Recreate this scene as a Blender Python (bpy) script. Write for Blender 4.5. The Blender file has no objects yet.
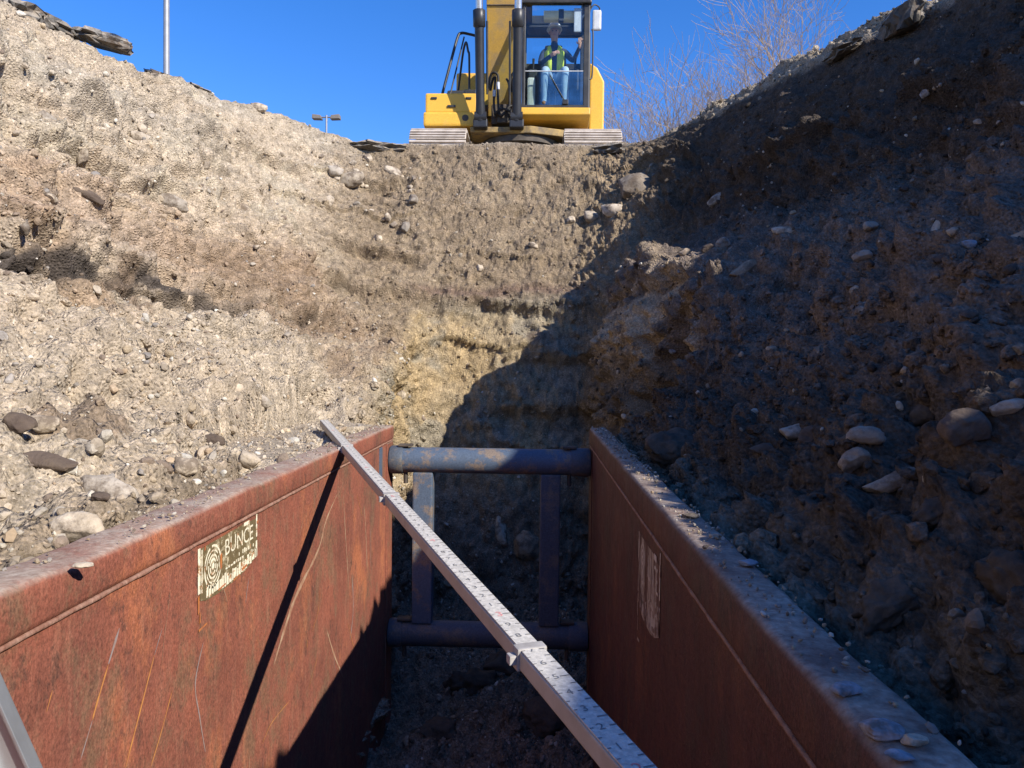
import bpy, bmesh, math, random
import numpy as np
from mathutils import Vector, Matrix, noise as mnoise
from mathutils.bvhtree import BVHTree

random.seed(7)
rng = np.random.default_rng(11)
R = math.radians
scene = bpy.context.scene
col = scene.collection

# ------------------------------------------------------------------ camera
F = 745.0
CAM = Vector((0, 0, -3.3))
ROT = Matrix.Rotation(R(1.61), 3, 'Z') @ Matrix.Rotation(R(90 - 1.54), 3, 'X') @ Matrix.Rotation(R(0.7), 3, 'Z')
cd = bpy.data.cameras.new('camera')
cam = bpy.data.objects.new('camera', cd)
col.objects.link(cam)
cd.sensor_width = 36
cd.lens = F * 36 / 1024
cd.clip_start = 0.02
cd.clip_end = 2000
cam.matrix_world = Matrix.Translation(CAM) @ ROT.to_4x4()
scene.camera = cam


def ray(px, py):
    return (ROT @ Vector(((px - 512) / F, -(py - 384) / F, -1))).normalized()


def at(px, py, y):
    d = ray(px, py)
    return CAM + d * (y / d.y)


# ------------------------------------------------------------------ light
L = Vector((-1, 0.85, -0.83)).normalized()     # the way the sunlight travels
sd = bpy.data.lights.new('sun', 'SUN')
sd.energy = 4.9
sd.angle = R(0.5)
sd.color = (1.0, 0.93, 0.82)
so = bpy.data.objects.new('sun', sd)
col.objects.link(so)
so.rotation_euler = L.to_track_quat('-Z', 'Y').to_euler()
so.location = (10, -10, 12)
w = bpy.data.worlds.new('World')
scene.world = w
w.use_nodes = True
nt = w.node_tree
bg = nt.nodes['Background']
sky = nt.nodes.new('ShaderNodeTexSky')
sky.sky_type = 'NISHITA'
sky.sun_disc = False
sky.sun_elevation = math.asin(-L.z)
sky.sun_rotation = math.atan2(-L.x, -L.y)
sky.air_density = 1.0
sky.dust_density = 0.15
sky.ozone_density = 2.5
hs = nt.nodes.new('ShaderNodeHueSaturation')
hs.inputs['Saturation'].default_value = 1.35
tint = nt.nodes.new('ShaderNodeMix')
tint.data_type = 'RGBA'
tint.blend_type = 'MULTIPLY'
tint.inputs[0].default_value = 1.0
tint.inputs[7].default_value = (0.87, 0.85, 1.14, 1)
nt.links.new(sky.outputs[0], hs.inputs['Color'])
nt.links.new(hs.outputs[0], tint.inputs[6])
nt.links.new(tint.outputs[2], bg.inputs[0])
bg.inputs[1].default_value = 0.13
scene.view_settings.view_transform = 'Standard'
scene.view_settings.look = 'None'
scene.view_settings.gamma = 1
scene.view_settings.exposure = 0.6


# ------------------------------------------------------------------ materials
def mat(name, color, rough=0.7, metal=0.0, spec=0.3, var=None, scale=6.0, stretch=(1, 1, 1), bump=0.0, bscale=60.0,
        detail=6, trans=None):
    """a colour broken up by object-space noise, with a fine bump"""
    m = bpy.data.materials.new(name)
    m.use_nodes = True
    t = m.node_tree
    b = t.nodes['Principled BSDF']
    b.inputs['Base Color'].default_value = (*color, 1)
    b.inputs['Roughness'].default_value = rough
    b.inputs['Metallic'].default_value = metal
    b.inputs['Specular IOR Level'].default_value = spec
    tc = t.nodes.new('ShaderNodeTexCoord')
    mp = t.nodes.new('ShaderNodeMapping')
    mp.inputs['Scale'].default_value = stretch
    t.links.new(tc.outputs['Object'], mp.inputs[0])
    if var:
        n = t.nodes.new('ShaderNodeTexNoise')
        n.inputs['Scale'].default_value = scale
        n.inputs['Detail'].default_value = detail
        n.inputs['Roughness'].default_value = 0.65
        t.links.new(mp.outputs[0], n.inputs['Vector'])
        cr = t.nodes.new('ShaderNodeValToRGB')
        cr.color_ramp.elements[0].position = 0.35
        cr.color_ramp.elements[1].position = 0.65
        cr.color_ramp.elements[0].color = (*color, 1)
        cr.color_ramp.elements[1].color = (*var, 1)
        t.links.new(n.outputs['Fac'], cr.inputs[0])
        t.links.new(cr.outputs[0], b.inputs['Base Color'])
    if bump:
        n2 = t.nodes.new('ShaderNodeTexNoise')
        n2.inputs['Scale'].default_value = bscale
        n2.inputs['Detail'].default_value = 5
        t.links.new(mp.outputs[0], n2.inputs['Vector'])
        bp = t.nodes.new('ShaderNodeBump')
        bp.inputs['Strength'].default_value = bump
        bp.inputs['Distance'].default_value = 0.02
        t.links.new(n2.outputs['Fac'], bp.inputs['Height'])
        t.links.new(bp.outputs[0], b.inputs['Normal'])
    return m


def nd(t, kind, **kw):
    n = t.nodes.new(kind)
    for k, v in kw.items():
        if k in n.inputs:
            n.inputs[k].default_value = v
        else:
            setattr(n, k, v)
    return n


def mixrgb(t, fac, a, b, blend='MIX'):
    n = t.nodes.new('ShaderNodeMix')
    n.data_type = 'RGBA'
    n.blend_type = blend
    for sock, v in ((0, fac), (6, a), (7, b)):
        if hasattr(v, 'is_linked') or isinstance(v, bpy.types.NodeSocket):
            t.links.new(v, n.inputs[sock])
        elif sock == 0:
            n.inputs[0].default_value = v
        else:
            n.inputs[sock].default_value = (*v, 1)
    return n.outputs[2]


def ramp(t, src, p0, p1, c0=0.0, c1=1.0):
    n = t.nodes.new('ShaderNodeMapRange')
    n.inputs[1].default_value = p0
    n.inputs[2].default_value = p1
    n.inputs[3].default_value = c0
    n.inputs[4].default_value = c1
    t.links.new(src, n.inputs[0])
    return n.outputs[0]


def soil_material(name, fine=1.0):
    m = bpy.data.materials.new(name)
    m.use_nodes = True
    t = m.node_tree
    b = t.nodes['Principled BSDF']
    b.inputs['Roughness'].default_value = 0.95
    b.inputs['Specular IOR Level'].default_value = 0.12
    at_ = nd(t, 'ShaderNodeAttribute', attribute_name='Col')
    g = t.nodes.new('ShaderNodeNewGeometry')

    def noise(scale, detail=4, rough=0.6):
        n = nd(t, 'ShaderNodeTexNoise', Scale=scale, Detail=detail, Roughness=rough)
        t.links.new(g.outputs['Position'], n.inputs['Vector'])
        return n.outputs['Fac']
    n1 = noise(9, 6, 0.7)
    n2 = noise(70, 4, 0.7)
    v = nd(t, 'ShaderNodeTexVoronoi', Scale=55.0)
    t.links.new(g.outputs['Position'], v.inputs['Vector'])
    vd = ramp(t, v.outputs['Distance'], 0.0, 0.6)
    c = at_.outputs['Color']
    k = mixrgb(t, 1.0, c, mixrgb(t, ramp(t, n1, 0.3, 0.7), (0.55, 0.55, 0.55), (1.38, 1.36, 1.32)), 'MULTIPLY')
    k = mixrgb(t, 1.0, k, mixrgb(t, ramp(t, n2, 0.3, 0.7), (0.6, 0.6, 0.6), (1.42, 1.42, 1.42)), 'MULTIPLY')
    sp = nd(t, 'ShaderNodeSeparateColor')
    t.links.new(v.outputs['Color'], sp.inputs[0])
    k = mixrgb(t, ramp(t, sp.outputs[0], 0.86, 0.9, 0, 0.55), k, mixrgb(t, 1.0, k, (1.55, 1.55, 1.6), 'MULTIPLY'))
    t.links.new(k, b.inputs['Base Color'])
    h = nd(t, 'ShaderNodeMath', operation='MULTIPLY_ADD')
    t.links.new(n2, h.inputs[0])
    h.inputs[1].default_value = 1.0
    inv = nd(t, 'ShaderNodeMath', operation='MULTIPLY')
    t.links.new(vd, inv.inputs[0])
    inv.inputs[1].default_value = -0.8
    t.links.new(inv.outputs[0], h.inputs[2])
    bp = nd(t, 'ShaderNodeBump', Strength=0.75, Distance=0.022 * fine)
    t.links.new(h.outputs[0], bp.inputs['Height'])
    t.links.new(bp.outputs[0], b.inputs['Normal'])
    return m


def stone_material(name, c0, c1, attr=False):
    m = bpy.data.materials.new(name)
    m.use_nodes = True
    t = m.node_tree
    b = t.nodes['Principled BSDF']
    b.inputs['Roughness'].default_value = 0.85
    b.inputs['Specular IOR Level'].default_value = 0.2
    g = t.nodes.new('ShaderNodeNewGeometry')
    n = nd(t, 'ShaderNodeTexNoise', Scale=14.0, Detail=7.0, Roughness=0.7)
    t.links.new(g.outputs['Position'], n.inputs['Vector'])
    if attr:
        a = nd(t, 'ShaderNodeAttribute', attribute_name='Col')
        k = mixrgb(t, 1.0, a.outputs['Color'], mixrgb(t, ramp(t, n.outputs['Fac'], 0.3, 0.7), (0.7, 0.7, 0.7), (1.25, 1.25, 1.25)), 'MULTIPLY')
    else:
        oi = t.nodes.new('ShaderNodeObjectInfo')
        k = mixrgb(t, ramp(t, n.outputs['Fac'], 0.32, 0.68), c0, c1)
        hv = nd(t, 'ShaderNodeHueSaturation')
        t.links.new(ramp(t, oi.outputs['Random'], 0, 1, 0.75, 1.2), hv.inputs['Value'])
        t.links.new(k, hv.inputs['Color'])
        k = hv.outputs[0]
        n3 = nd(t, 'ShaderNodeTexNoise', Scale=9.0, Detail=5.0, Roughness=0.7)
        t.links.new(g.outputs['Position'], n3.inputs['Vector'])
        # soil still stuck to the stone
        k = mixrgb(t, ramp(t, n3.outputs['Fac'], 0.46, 0.6, 0, 0.85), k, (0.12, 0.09, 0.066))
    t.links.new(k, b.inputs['Base Color'])
    n2 = nd(t, 'ShaderNodeTexNoise', Scale=60.0, Detail=5.0)
    t.links.new(g.outputs['Position'], n2.inputs['Vector'])
    bp = nd(t, 'ShaderNodeBump', Strength=0.5, Distance=0.012)
    t.links.new(n2.outputs['Fac'], bp.inputs['Height'])
    t.links.new(bp.outputs[0], b.inputs['Normal'])
    return m


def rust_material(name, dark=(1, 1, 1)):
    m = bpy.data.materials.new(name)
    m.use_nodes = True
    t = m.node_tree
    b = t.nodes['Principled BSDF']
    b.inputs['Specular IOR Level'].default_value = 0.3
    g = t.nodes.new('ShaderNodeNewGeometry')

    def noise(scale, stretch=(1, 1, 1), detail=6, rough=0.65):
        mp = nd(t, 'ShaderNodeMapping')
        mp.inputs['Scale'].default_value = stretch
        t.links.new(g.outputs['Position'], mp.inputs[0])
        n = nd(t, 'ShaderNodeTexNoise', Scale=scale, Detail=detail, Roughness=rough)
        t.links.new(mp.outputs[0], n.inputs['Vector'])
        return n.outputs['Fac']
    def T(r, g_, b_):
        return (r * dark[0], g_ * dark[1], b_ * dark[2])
    k = mixrgb(t, ramp(t, noise(2.6, (1, 1, 0.8), 8, 0.7), 0.36, 0.6), T(0.17, 0.068, 0.05), T(0.25, 0.092, 0.062))
    k = mixrgb(t, ramp(t, noise(4.5, (1, 1, 0.7), 9, 0.8), 0.5, 0.6, 0, 0.6), k, T(0.15, 0.11, 0.07))
    k = mixrgb(t, ramp(t, noise(1.9, (1, 1, 0.6), 9, 0.75), 0.54, 0.64, 0, 0.7), k, T(0.38, 0.145, 0.07))
    k = mixrgb(t, ramp(t, noise(26, (1, 1, 0.16), 6, 0.7), 0.52, 0.74, 0, 0.38), k, T(0.36, 0.2, 0.135))
    k = mixrgb(t, ramp(t, noise(13, (1, 1, 0.6), 8, 0.8), 0.56, 0.63, 0, 0.75), k, T(0.09, 0.05, 0.04))
    k = mixrgb(t, 1.0, k, mixrgb(t, ramp(t, noise(140, (1, 1, 0.7), 5, 0.8), 0.32, 0.68), (0.5, 0.5, 0.5), (1.5, 1.45, 1.4)), 'MULTIPLY')
    # pale dust lying on what faces up
    sx = nd(t, 'ShaderNodeSeparateXYZ')
    t.links.new(g.outputs['Normal'], sx.inputs[0])
    up = ramp(t, sx.outputs[2], 0.35, 0.95)
    dn = ramp(t, noise(7), 0.34, 0.62, 0.3, 0.95)
    mm = nd(t, 'ShaderNodeMath', operation='MULTIPLY')
    t.links.new(up, mm.inputs[0])
    t.links.new(dn, mm.inputs[1])
    k = mixrgb(t, mm.outputs[0], k, mixrgb(t, ramp(t, noise(60), 0.35, 0.65), (0.27, 0.2, 0.155), (0.5, 0.42, 0.34)))
    t.links.new(k, b.inputs['Base Color'])
    t.links.new(ramp(t, noise(20), 0.3, 0.7, 0.55, 0.8), b.inputs['Roughness'])
    bp = nd(t, 'ShaderNodeBump', Strength=0.35, Distance=0.006)
    t.links.new(noise(120), bp.inputs['Height'])
    dents = nd(t, 'ShaderNodeBump', Strength=0.6, Distance=0.03)
    t.links.new(noise(2.6, (1, 1, 1), 2, 0.4), dents.inputs['Height'])
    t.links.new(dents.outputs[0], bp.inputs['Normal'])
    t.links.new(bp.outputs[0], b.inputs['Normal'])
    return m


def worn_paint(name, paint, under, pos=0.5, width=0.06, scale=7, stretch=(1, 1, 1), rough=0.6):
    m = bpy.data.materials.new(name)
    m.use_nodes = True
    t = m.node_tree
    b = t.nodes['Principled BSDF']
    b.inputs['Roughness'].default_value = rough
    b.inputs['Specular IOR Level'].default_value = 0.35
    g = t.nodes.new('ShaderNodeNewGeometry')
    mp = nd(t, 'ShaderNodeMapping')
    mp.inputs['Scale'].default_value = stretch
    t.links.new(g.outputs['Position'], mp.inputs[0])

    def noise(s, d=8):
        n = nd(t, 'ShaderNodeTexNoise', Scale=s, Detail=d, Roughness=0.72)
        t.links.new(mp.outputs[0], n.inputs['Vector'])
        return n.outputs['Fac']
    k = mixrgb(t, ramp(t, noise(scale), pos, pos + width), paint, under)
    k = mixrgb(t, 1.0, k, mixrgb(t, ramp(t, noise(90, 3), 0.3, 0.7), (0.72, 0.72, 0.72), (1.25, 1.25, 1.25)), 'MULTIPLY')
    t.links.new(k, b.inputs['Base Color'])
    bp = nd(t, 'ShaderNodeBump', Strength=0.3, Distance=0.005)
    t.links.new(noise(50), bp.inputs['Height'])
    t.links.new(bp.outputs[0], b.inputs['Normal'])
    return m


def glass_material(name, tint, refl=0.08):
    m = bpy.data.materials.new(name)
    m.use_nodes = True
    t = m.node_tree
    t.nodes.remove(t.nodes['Principled BSDF'])
    out = t.nodes['Material Output']
    tr = nd(t, 'ShaderNodeBsdfTransparent')
    tr.inputs[0].default_value = (*tint, 1)
    gl = nd(t, 'ShaderNodeBsdfGlossy')
    gl.inputs['Roughness'].default_value = 0.06
    gl.inputs[0].default_value = (0.9, 0.95, 1, 1)
    n = nd(t, 'ShaderNodeTexNoise', Scale=3.0, Detail=4.0)
    mx = nd(t, 'ShaderNodeMixShader')
    t.links.new(ramp(t, n.outputs['Fac'], 0.3, 0.7, refl * 0.6, refl * 1.5), mx.inputs[0])
    t.links.new(tr.outputs[0], mx.inputs[1])
    t.links.new(gl.outputs[0], mx.inputs[2])
    t.links.new(mx.outputs[0], out.inputs[0])
    return m


M = {}
M['soil'] = soil_material('soil')
M['gravel'] = stone_material('gravel', None, None, True)
M['pale'] = stone_material('pale_stone', (0.37, 0.30, 0.215), (0.53, 0.455, 0.36))
M['grey'] = stone_material('grey_stone', (0.26, 0.225, 0.18), (0.40, 0.35, 0.29))
M['dull'] = stone_material('dull_stone', (0.2, 0.16, 0.12), (0.36, 0.30, 0.235))
M['tan'] = stone_material('tan_stone', (0.33, 0.24, 0.16), (0.45, 0.36, 0.26))
M['brown'] = stone_material('brown_stone', (0.075, 0.055, 0.043), (0.13, 0.098, 0.078))
M['slate'] = stone_material('blue_grey_stone', (0.2, 0.22, 0.25), (0.36, 0.38, 0.42))
M['asphalt'] = stone_material('asphalt', (0.06, 0.058, 0.055), (0.2, 0.185, 0.165))
def dusty_top(m, c0, c1, lo=0.3, hi=0.85):
    """pale dust lying on the faces that look up"""
    t = m.node_tree
    b = t.nodes['Principled BSDF']
    src = b.inputs['Base Color'].links[0].from_socket
    g = t.nodes.new('ShaderNodeNewGeometry')
    sx = nd(t, 'ShaderNodeSeparateXYZ')
    t.links.new(g.outputs['Normal'], sx.inputs[0])
    n = nd(t, 'ShaderNodeTexNoise', Scale=18.0, Detail=6.0, Roughness=0.7)
    t.links.new(g.outputs['Position'], n.inputs['Vector'])
    mm = nd(t, 'ShaderNodeMath', operation='MULTIPLY')
    t.links.new(ramp(t, sx.outputs[2], lo, hi), mm.inputs[0])
    t.links.new(ramp(t, n.outputs['Fac'], 0.35, 0.55), mm.inputs[1])
    t.links.new(mixrgb(t, mm.outputs[0], src, mixrgb(t, n.outputs['Fac'], c0, c1)), b.inputs['Base Color'])


dusty_top(M['asphalt'], (0.3, 0.25, 0.19), (0.46, 0.4, 0.32))
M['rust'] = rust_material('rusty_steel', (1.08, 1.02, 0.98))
M['rust_right'] = rust_material('rusty_steel_shaded', (0.42, 0.46, 0.54))  # same rust with the right panel's shade put into the colour, darker and cooler
M['weld'] = mat('weld_bead', (0.33, 0.2, 0.15), 0.7, var=(0.2, 0.09, 0.06), scale=30, bump=0.3)
M['scratch_orange'] = mat('orange_scratch', (0.55, 0.25, 0.07), 0.7, var=(0.4, 0.16, 0.06), scale=20)
M['scratch_grey'] = mat('grey_scratch', (0.3, 0.27, 0.27), 0.7, var=(0.27, 0.15, 0.11), scale=9)
M['scratch_clay'] = mat('clay_smear', (0.42, 0.29, 0.19), 0.85, var=(0.3, 0.14, 0.085), scale=22)
M['blue'] = worn_paint('worn_blue_paint', (0.075, 0.105, 0.155), (0.19, 0.15, 0.12), 0.5, 0.1, 7)
M['blue_dusty'] = worn_paint('dusty_blue_paint', (0.068, 0.085, 0.112), (0.15, 0.13, 0.108), 0.5, 0.12, 6)
M['cream'] = worn_paint('worn_cream_lettering', (0.8, 0.74, 0.56), (0.40, 0.19, 0.08), 0.54, 0.05, 34)
M['plate'] = worn_paint('sign_plate', (0.16, 0.12, 0.06), (0.48, 0.41, 0.27), 0.53, 0.07, 22)
M['rust_spot'] = mat('orange_rust', (0.5, 0.18, 0.05), 0.8, var=(0.34, 0.11, 0.05), scale=40)
M['plate_dark'] = worn_paint('faded_sign', (0.4, 0.32, 0.24), (0.11, 0.055, 0.04), 0.49, 0.04, 14, (1, 1, 0.12))
M['yellow'] = worn_paint('yellow_machine_paint', (0.72, 0.41, 0.055), (0.6, 0.37, 0.1), 0.52, 0.2, 3, rough=0.45)
M['yellow_dusty'] = worn_paint('dusty_yellow_paint', (0.55, 0.33, 0.07), (0.4, 0.27, 0.12), 0.46, 0.2, 3, rough=0.6)
M['frame_dirt'] = worn_paint('dirty_frame_paint', (0.34, 0.23, 0.08), (0.13, 0.1, 0.07), 0.42, 0.2, 4, rough=0.7)
M['black'] = mat('black_paint', (0.018, 0.019, 0.022), 0.45, var=(0.05, 0.048, 0.045), scale=5, spec=0.4)
M['black_steel'] = mat('dark_cylinder_paint', (0.016, 0.018, 0.024), 0.42, var=(0.03, 0.031, 0.035), scale=4, spec=0.4)
M['rubber'] = mat('hose_rubber', (0.015, 0.015, 0.016), 0.6, var=(0.04, 0.037, 0.034), scale=14)
M['chrome'] = mat('steel_rod', (0.62, 0.62, 0.64), 0.25, metal=0.9, var=(0.5, 0.5, 0.53), scale=9)
M['track'] = mat('dusty_track_steel', (0.42, 0.36, 0.3), 0.75, var=(0.6, 0.53, 0.46), scale=7, bump=0.3)
M['track_dark'] = mat('greasy_steel', (0.05, 0.043, 0.037), 0.7, var=(0.11, 0.09, 0.07), scale=6)
M['glass'] = glass_material('cab_glass', (0.93, 0.97, 0.98), 0.03)
M['glass_lower'] = glass_material('lower_cab_glass', (0.84, 0.91, 0.9), 0.11)
M['interior'] = mat('cab_interior', (0.03, 0.032, 0.036), 0.7, var=(0.05, 0.05, 0.055), scale=5)
M['seat'] = mat('seat_fabric', (0.06, 0.065, 0.075), 0.9, var=(0.11, 0.11, 0.12), scale=20)
M['blind'] = mat('cream_visor', (0.62, 0.56, 0.36), 0.7, var=(0.55, 0.48, 0.28), scale=6)
M['mirror'] = mat('mirror_shell', (0.55, 0.57, 0.6), 0.35, var=(0.42, 0.44, 0.47), scale=9)
M['skin'] = mat('skin', (0.5, 0.29, 0.2), 0.55, var=(0.44, 0.24, 0.17), scale=30)
M['shirt'] = mat('navy_jacket', (0.03, 0.04, 0.075), 0.85, var=(0.05, 0.06, 0.1), scale=20)
M['jeans'] = mat('pale_jeans', (0.3, 0.4, 0.52), 0.9, var=(0.42, 0.5, 0.6), scale=14)
M['boots'] = mat('boots', (0.12, 0.08, 0.05), 0.8, var=(0.16, 0.11, 0.07), scale=20)
M['vest'] = mat('lime_vest', (0.62, 0.74, 0.06), 0.7, var=(0.55, 0.66, 0.06), scale=14)
M['hat'] = mat('white_hard_hat', (0.75, 0.74, 0.72), 0.35, var=(0.68, 0.66, 0.62), scale=10)
M['eye'] = mat('eye', (0.05, 0.04, 0.04), 0.3, var=(0.07, 0.05, 0.04), scale=50)
M['lip'] = mat('lip', (0.38, 0.16, 0.13), 0.5, var=(0.34, 0.15, 0.12), scale=50)
M['staff_face'] = worn_paint('white_staff_face', (0.56, 0.53, 0.475), (0.45, 0.42, 0.37), 0.58, 0.3, 22, rough=0.5)
M['staff_side'] = mat('cream_staff_side', (0.52, 0.45, 0.37), 0.6, var=(0.42, 0.36, 0.29), scale=12)
M['staff_cap'] = mat('staff_collar', (0.42, 0.4, 0.38), 0.5, var=(0.3, 0.28, 0.26), scale=25)
M['ink'] = mat('black_ink', (0.12, 0.12, 0.13), 0.6, var=(0.24, 0.24, 0.24), scale=55)
M['red_ink'] = mat('red_ink', (0.62, 0.12, 0.12), 0.6, var=(0.7, 0.4, 0.38), scale=40)
M['alu'] = mat('ladder_aluminium', (0.5, 0.52, 0.54), 0.42, metal=0.7, var=(0.38, 0.39, 0.4), scale=9, stretch=(1, 1, 0.3))
M['galv'] = mat('galvanised_pole', (0.3, 0.31, 0.33), 0.5, metal=0.3, var=(0.24, 0.25, 0.27), scale=3)
M['lamp'] = mat('lamp_housing', (0.16, 0.14, 0.12), 0.6, var=(0.2, 0.18, 0.16), scale=5)
M['bark'] = mat('pale_bark', (0.24, 0.2, 0.17), 0.9, var=(0.34, 0.3, 0.26), scale=10)
M['twig'] = mat('pale_twigs', (0.31, 0.23, 0.165), 0.9, var=(0.43, 0.34, 0.26), scale=8)


# ------------------------------------------------------------------ object helpers
def tag(o, label=None, cat=None, group=None, kind=None):
    if label:
        o['label'] = label
    if cat:
        o['category'] = cat
    if group:
        o['group'] = group
    if kind:
        o['kind'] = kind
    return o


def empty(name, loc, label, cat, group=None):
    o = bpy.data.objects.new(name, None)
    col.objects.link(o)
    o.empty_display_size = 0.2
    o.location = loc
    return tag(o, label, cat, group)


class MB:
    """collects shapes (in world coordinates) and links them as one mesh object"""

    def __init__(self):
        self.bm = bmesh.new()
        self.mi = 0

    def _mark(self, before, smooth):
        for f in self.bm.faces:
            if f.index == -1 or f not in before:
                pass

    def _add(self, verts, faces, smooth=False):
        vs = [self.bm.verts.new(v) for v in verts]
        for f in faces:
            try:
                ff = self.bm.faces.new([vs[i] for i in f])
                ff.smooth = smooth
                ff.material_index = self.mi
            except ValueError:
                pass
        return self

    def box(self, a, b, bevel=0.0, mtx=None):
        """axis-aligned box from corner a to corner b, edges chamfered"""
        t = bmesh.new()
        bmesh.ops.create_cube(t, size=1)
        c = (Vector(a) + Vector(b)) / 2
        s = Vector(b) - Vector(a)
        for v in t.verts:
            v.co = Vector((v.co.x * s.x, v.co.y * s.y, v.co.z * s.z)) + c
        if bevel:
            bmesh.ops.bevel(t, geom=list(t.edges), offset=bevel, segments=2, profile=0.6, affect='EDGES')
        return self._take(t, mtx)

    def _take(self, t, mtx=None, smooth=None):
        t.verts.index_update()
        co = [(mtx @ v.co) if mtx else v.co.copy() for v in t.verts]
        fs = [[v.index for v in f.verts] for f in t.faces]
        self._add(co, fs, bool(smooth))
        t.free()
        return self

    def prism(self, pts, axis, a, b, bevel=0.0):
        """polygon pts (two coords) pushed along axis 'x','y' or 'z' from a to b"""
        def P(p, d):
            return {'x': (d, p[0], p[1]), 'y': (p[0], d, p[1]), 'z': (p[0], p[1], d)}[axis]
        t = bmesh.new()
        v0 = [t.verts.new(P(p, a)) for p in pts]
        v1 = [t.verts.new(P(p, b)) for p in pts]
        n = len(pts)
        t.faces.new(v0)
        t.faces.new(v1[::-1])
        for i in range(n):
            t.faces.new((v0[i], v1[i], v1[(i + 1) % n], v0[(i + 1) % n]))
        bmesh.ops.recalc_face_normals(t, faces=t.faces)
        if bevel:
            bmesh.ops.bevel(t, geom=list(t.edges), offset=bevel, segments=2, profile=0.6, affect='EDGES')
        return self._take(t)

    def tube(self, pts, r, n=10, caps=True, smooth=True):
        """swept round tube; r is one radius or one for each point"""
        pts = [Vector(p) for p in pts]
        rr = r if isinstance(r, (list, tuple)) else [r] * len(pts)
        ref = None
        rings = []
        for i, p in enumerate(pts):
            d = (pts[min(i + 1, len(pts) - 1)] - pts[max(i - 1, 0)]).normalized()
            if ref is None:
                ref = d.orthogonal().normalized()
            ref = (ref - d * ref.dot(d)).normalized()
            s = d.cross(ref)
            rings.append([p + (ref * math.cos(2 * math.pi * k / n) + s * math.sin(2 * math.pi * k / n)) * rr[i] for k in range(n)])
        vs = [v for ring in rings for v in ring]
        fs = []
        for i in range(len(pts) - 1):
            for k in range(n):
                fs.append((i * n + k, i * n + (k + 1) % n, (i + 1) * n + (k + 1) % n, (i + 1) * n + k))
        self._add(vs, fs, smooth)
        if caps:
            for ring, flip in ((rings[0], True), (rings[-1], False)):
                c = [self.bm.verts.new(v) for v in ring]
                f = self.bm.faces.new(c[::-1] if flip else c)
                f.material_index = self.mi
        return self

    def quadstrip(self, pts, width, normal, lift=0.0012):
        """a flat strip along pts lying on a surface with that normal; width per point or one"""
        pts = [Vector(p) for p in pts]
        nrm = Vector(normal)
        ww = width if isinstance(width, (list, tuple)) else [width] * len(pts)
        vs = []
        for i, p in enumerate(pts):
            d = (pts[min(i + 1, len(pts) - 1)] - pts[max(i - 1, 0)]).normalized()
            s = d.cross(nrm).normalized() * ww[i] / 2
            vs += [p + s + nrm * lift, p - s + nrm * lift]
        return self._add(vs, [(2 * i, 2 * i + 1, 2 * i + 3, 2 * i + 2) for i in range(len(pts) - 1)])

    def build(self, name, mats, parent=None, loc=None, recalc=False):
        me = bpy.data.meshes.new(name)
        org = Vector(loc) if loc is not None else Vector((0, 0, 0))
        pw = Vector((0, 0, 0))
        p = parent
        while p:
            pw += p.location
            p = p.parent
        if parent is not None:
            org = pw
        bmesh.ops.translate(self.bm, verts=self.bm.verts, vec=-org)
        if recalc:
            bmesh.ops.recalc_face_normals(self.bm, faces=self.bm.faces)
        self.bm.to_mesh(me)
        self.bm.free()
        for m in (mats if isinstance(mats, (list, tuple)) else [mats]):
            me.materials.append(m)
        o = bpy.data.objects.new(name, me)
        col.objects.link(o)
        if parent is not None:
            o.parent = parent
        else:
            o.location = org
        return o


def arc(c, r, a0, a1, n):
    return [(c[0] + r * math.cos(R(a0 + (a1 - a0) * i / n)), c[1] + r * math.sin(R(a0 + (a1 - a0) * i / n))) for i in range(n + 1)]


def smooth_path(pts, n=6):
    pts = [Vector(p) for p in pts]
    out = []
    for i in range(len(pts) - 1):
        p0, p1, p2, p3 = pts[max(i - 1, 0)], pts[i], pts[i + 1], pts[min(i + 2, len(pts) - 1)]
        for k in range(n):
            t = k / n
            out.append(0.5 * ((2 * p1) + (p2 - p0) * t + (2 * p0 - 5 * p1 + 4 * p2 - p3) * t * t + (3 * p1 - p0 - 3 * p2 + p3) * t ** 3))
    out.append(pts[-1])
    return out


def text_mesh(body, size, mtx, lift=0.0):
    """vertices and faces of flat lettering, moved by mtx"""
    cu = bpy.data.curves.new('lettering', 'FONT')
    cu.body = body
    cu.size = size
    cu.align_x = 'CENTER'
    cu.align_y = 'CENTER'
    cu.resolution_u = 3
    o = bpy.data.objects.new('lettering', cu)
    me = o.to_mesh()
    co = [mtx @ v.co for v in me.vertices]
    fs = [list(p.vertices) for p in me.polygons]
    o.to_mesh_clear()
    bpy.data.objects.remove(o)
    bpy.data.curves.remove(cu)
    return co, fs


# ------------------------------------------------------------------ numpy noise
def _hash(ix, iy, iz, seed):
    h = (ix.astype(np.int64) * 374761393 + iy.astype(np.int64) * 668265263 + iz.astype(np.int64) * 2147483647 + seed * 974711) & 0xFFFFFFFF
    h = ((h ^ (h >> 13)) * 1274126177) & 0xFFFFFFFF
    h = ((h ^ (h >> 16)) * 2246822519) & 0xFFFFFFFF
    h = h ^ (h >> 15)
    return (h & 0xFFFFFF).astype(np.float64) / 0xFFFFFF


def vnoise(p, f, seed=0, st=(1, 1, 1)):
    q = p * (np.array(st) * f) + 1000.0
    i = np.floor(q)
    t = q - i
    t = t * t * t * (t * (t * 6 - 15) + 10)
    i = i.astype(np.int64)
    out = 0
    for dx in (0, 1):
        wx = t[:, 0] if dx else 1 - t[:, 0]
        for dy in (0, 1):
            wy = t[:, 1] if dy else 1 - t[:, 1]
            for dz in (0, 1):
                wz = t[:, 2] if dz else 1 - t[:, 2]
                out = out + wx * wy * wz * _hash(i[:, 0] + dx, i[:, 1] + dy, i[:, 2] + dz, seed)
    return out * 2 - 1


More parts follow.
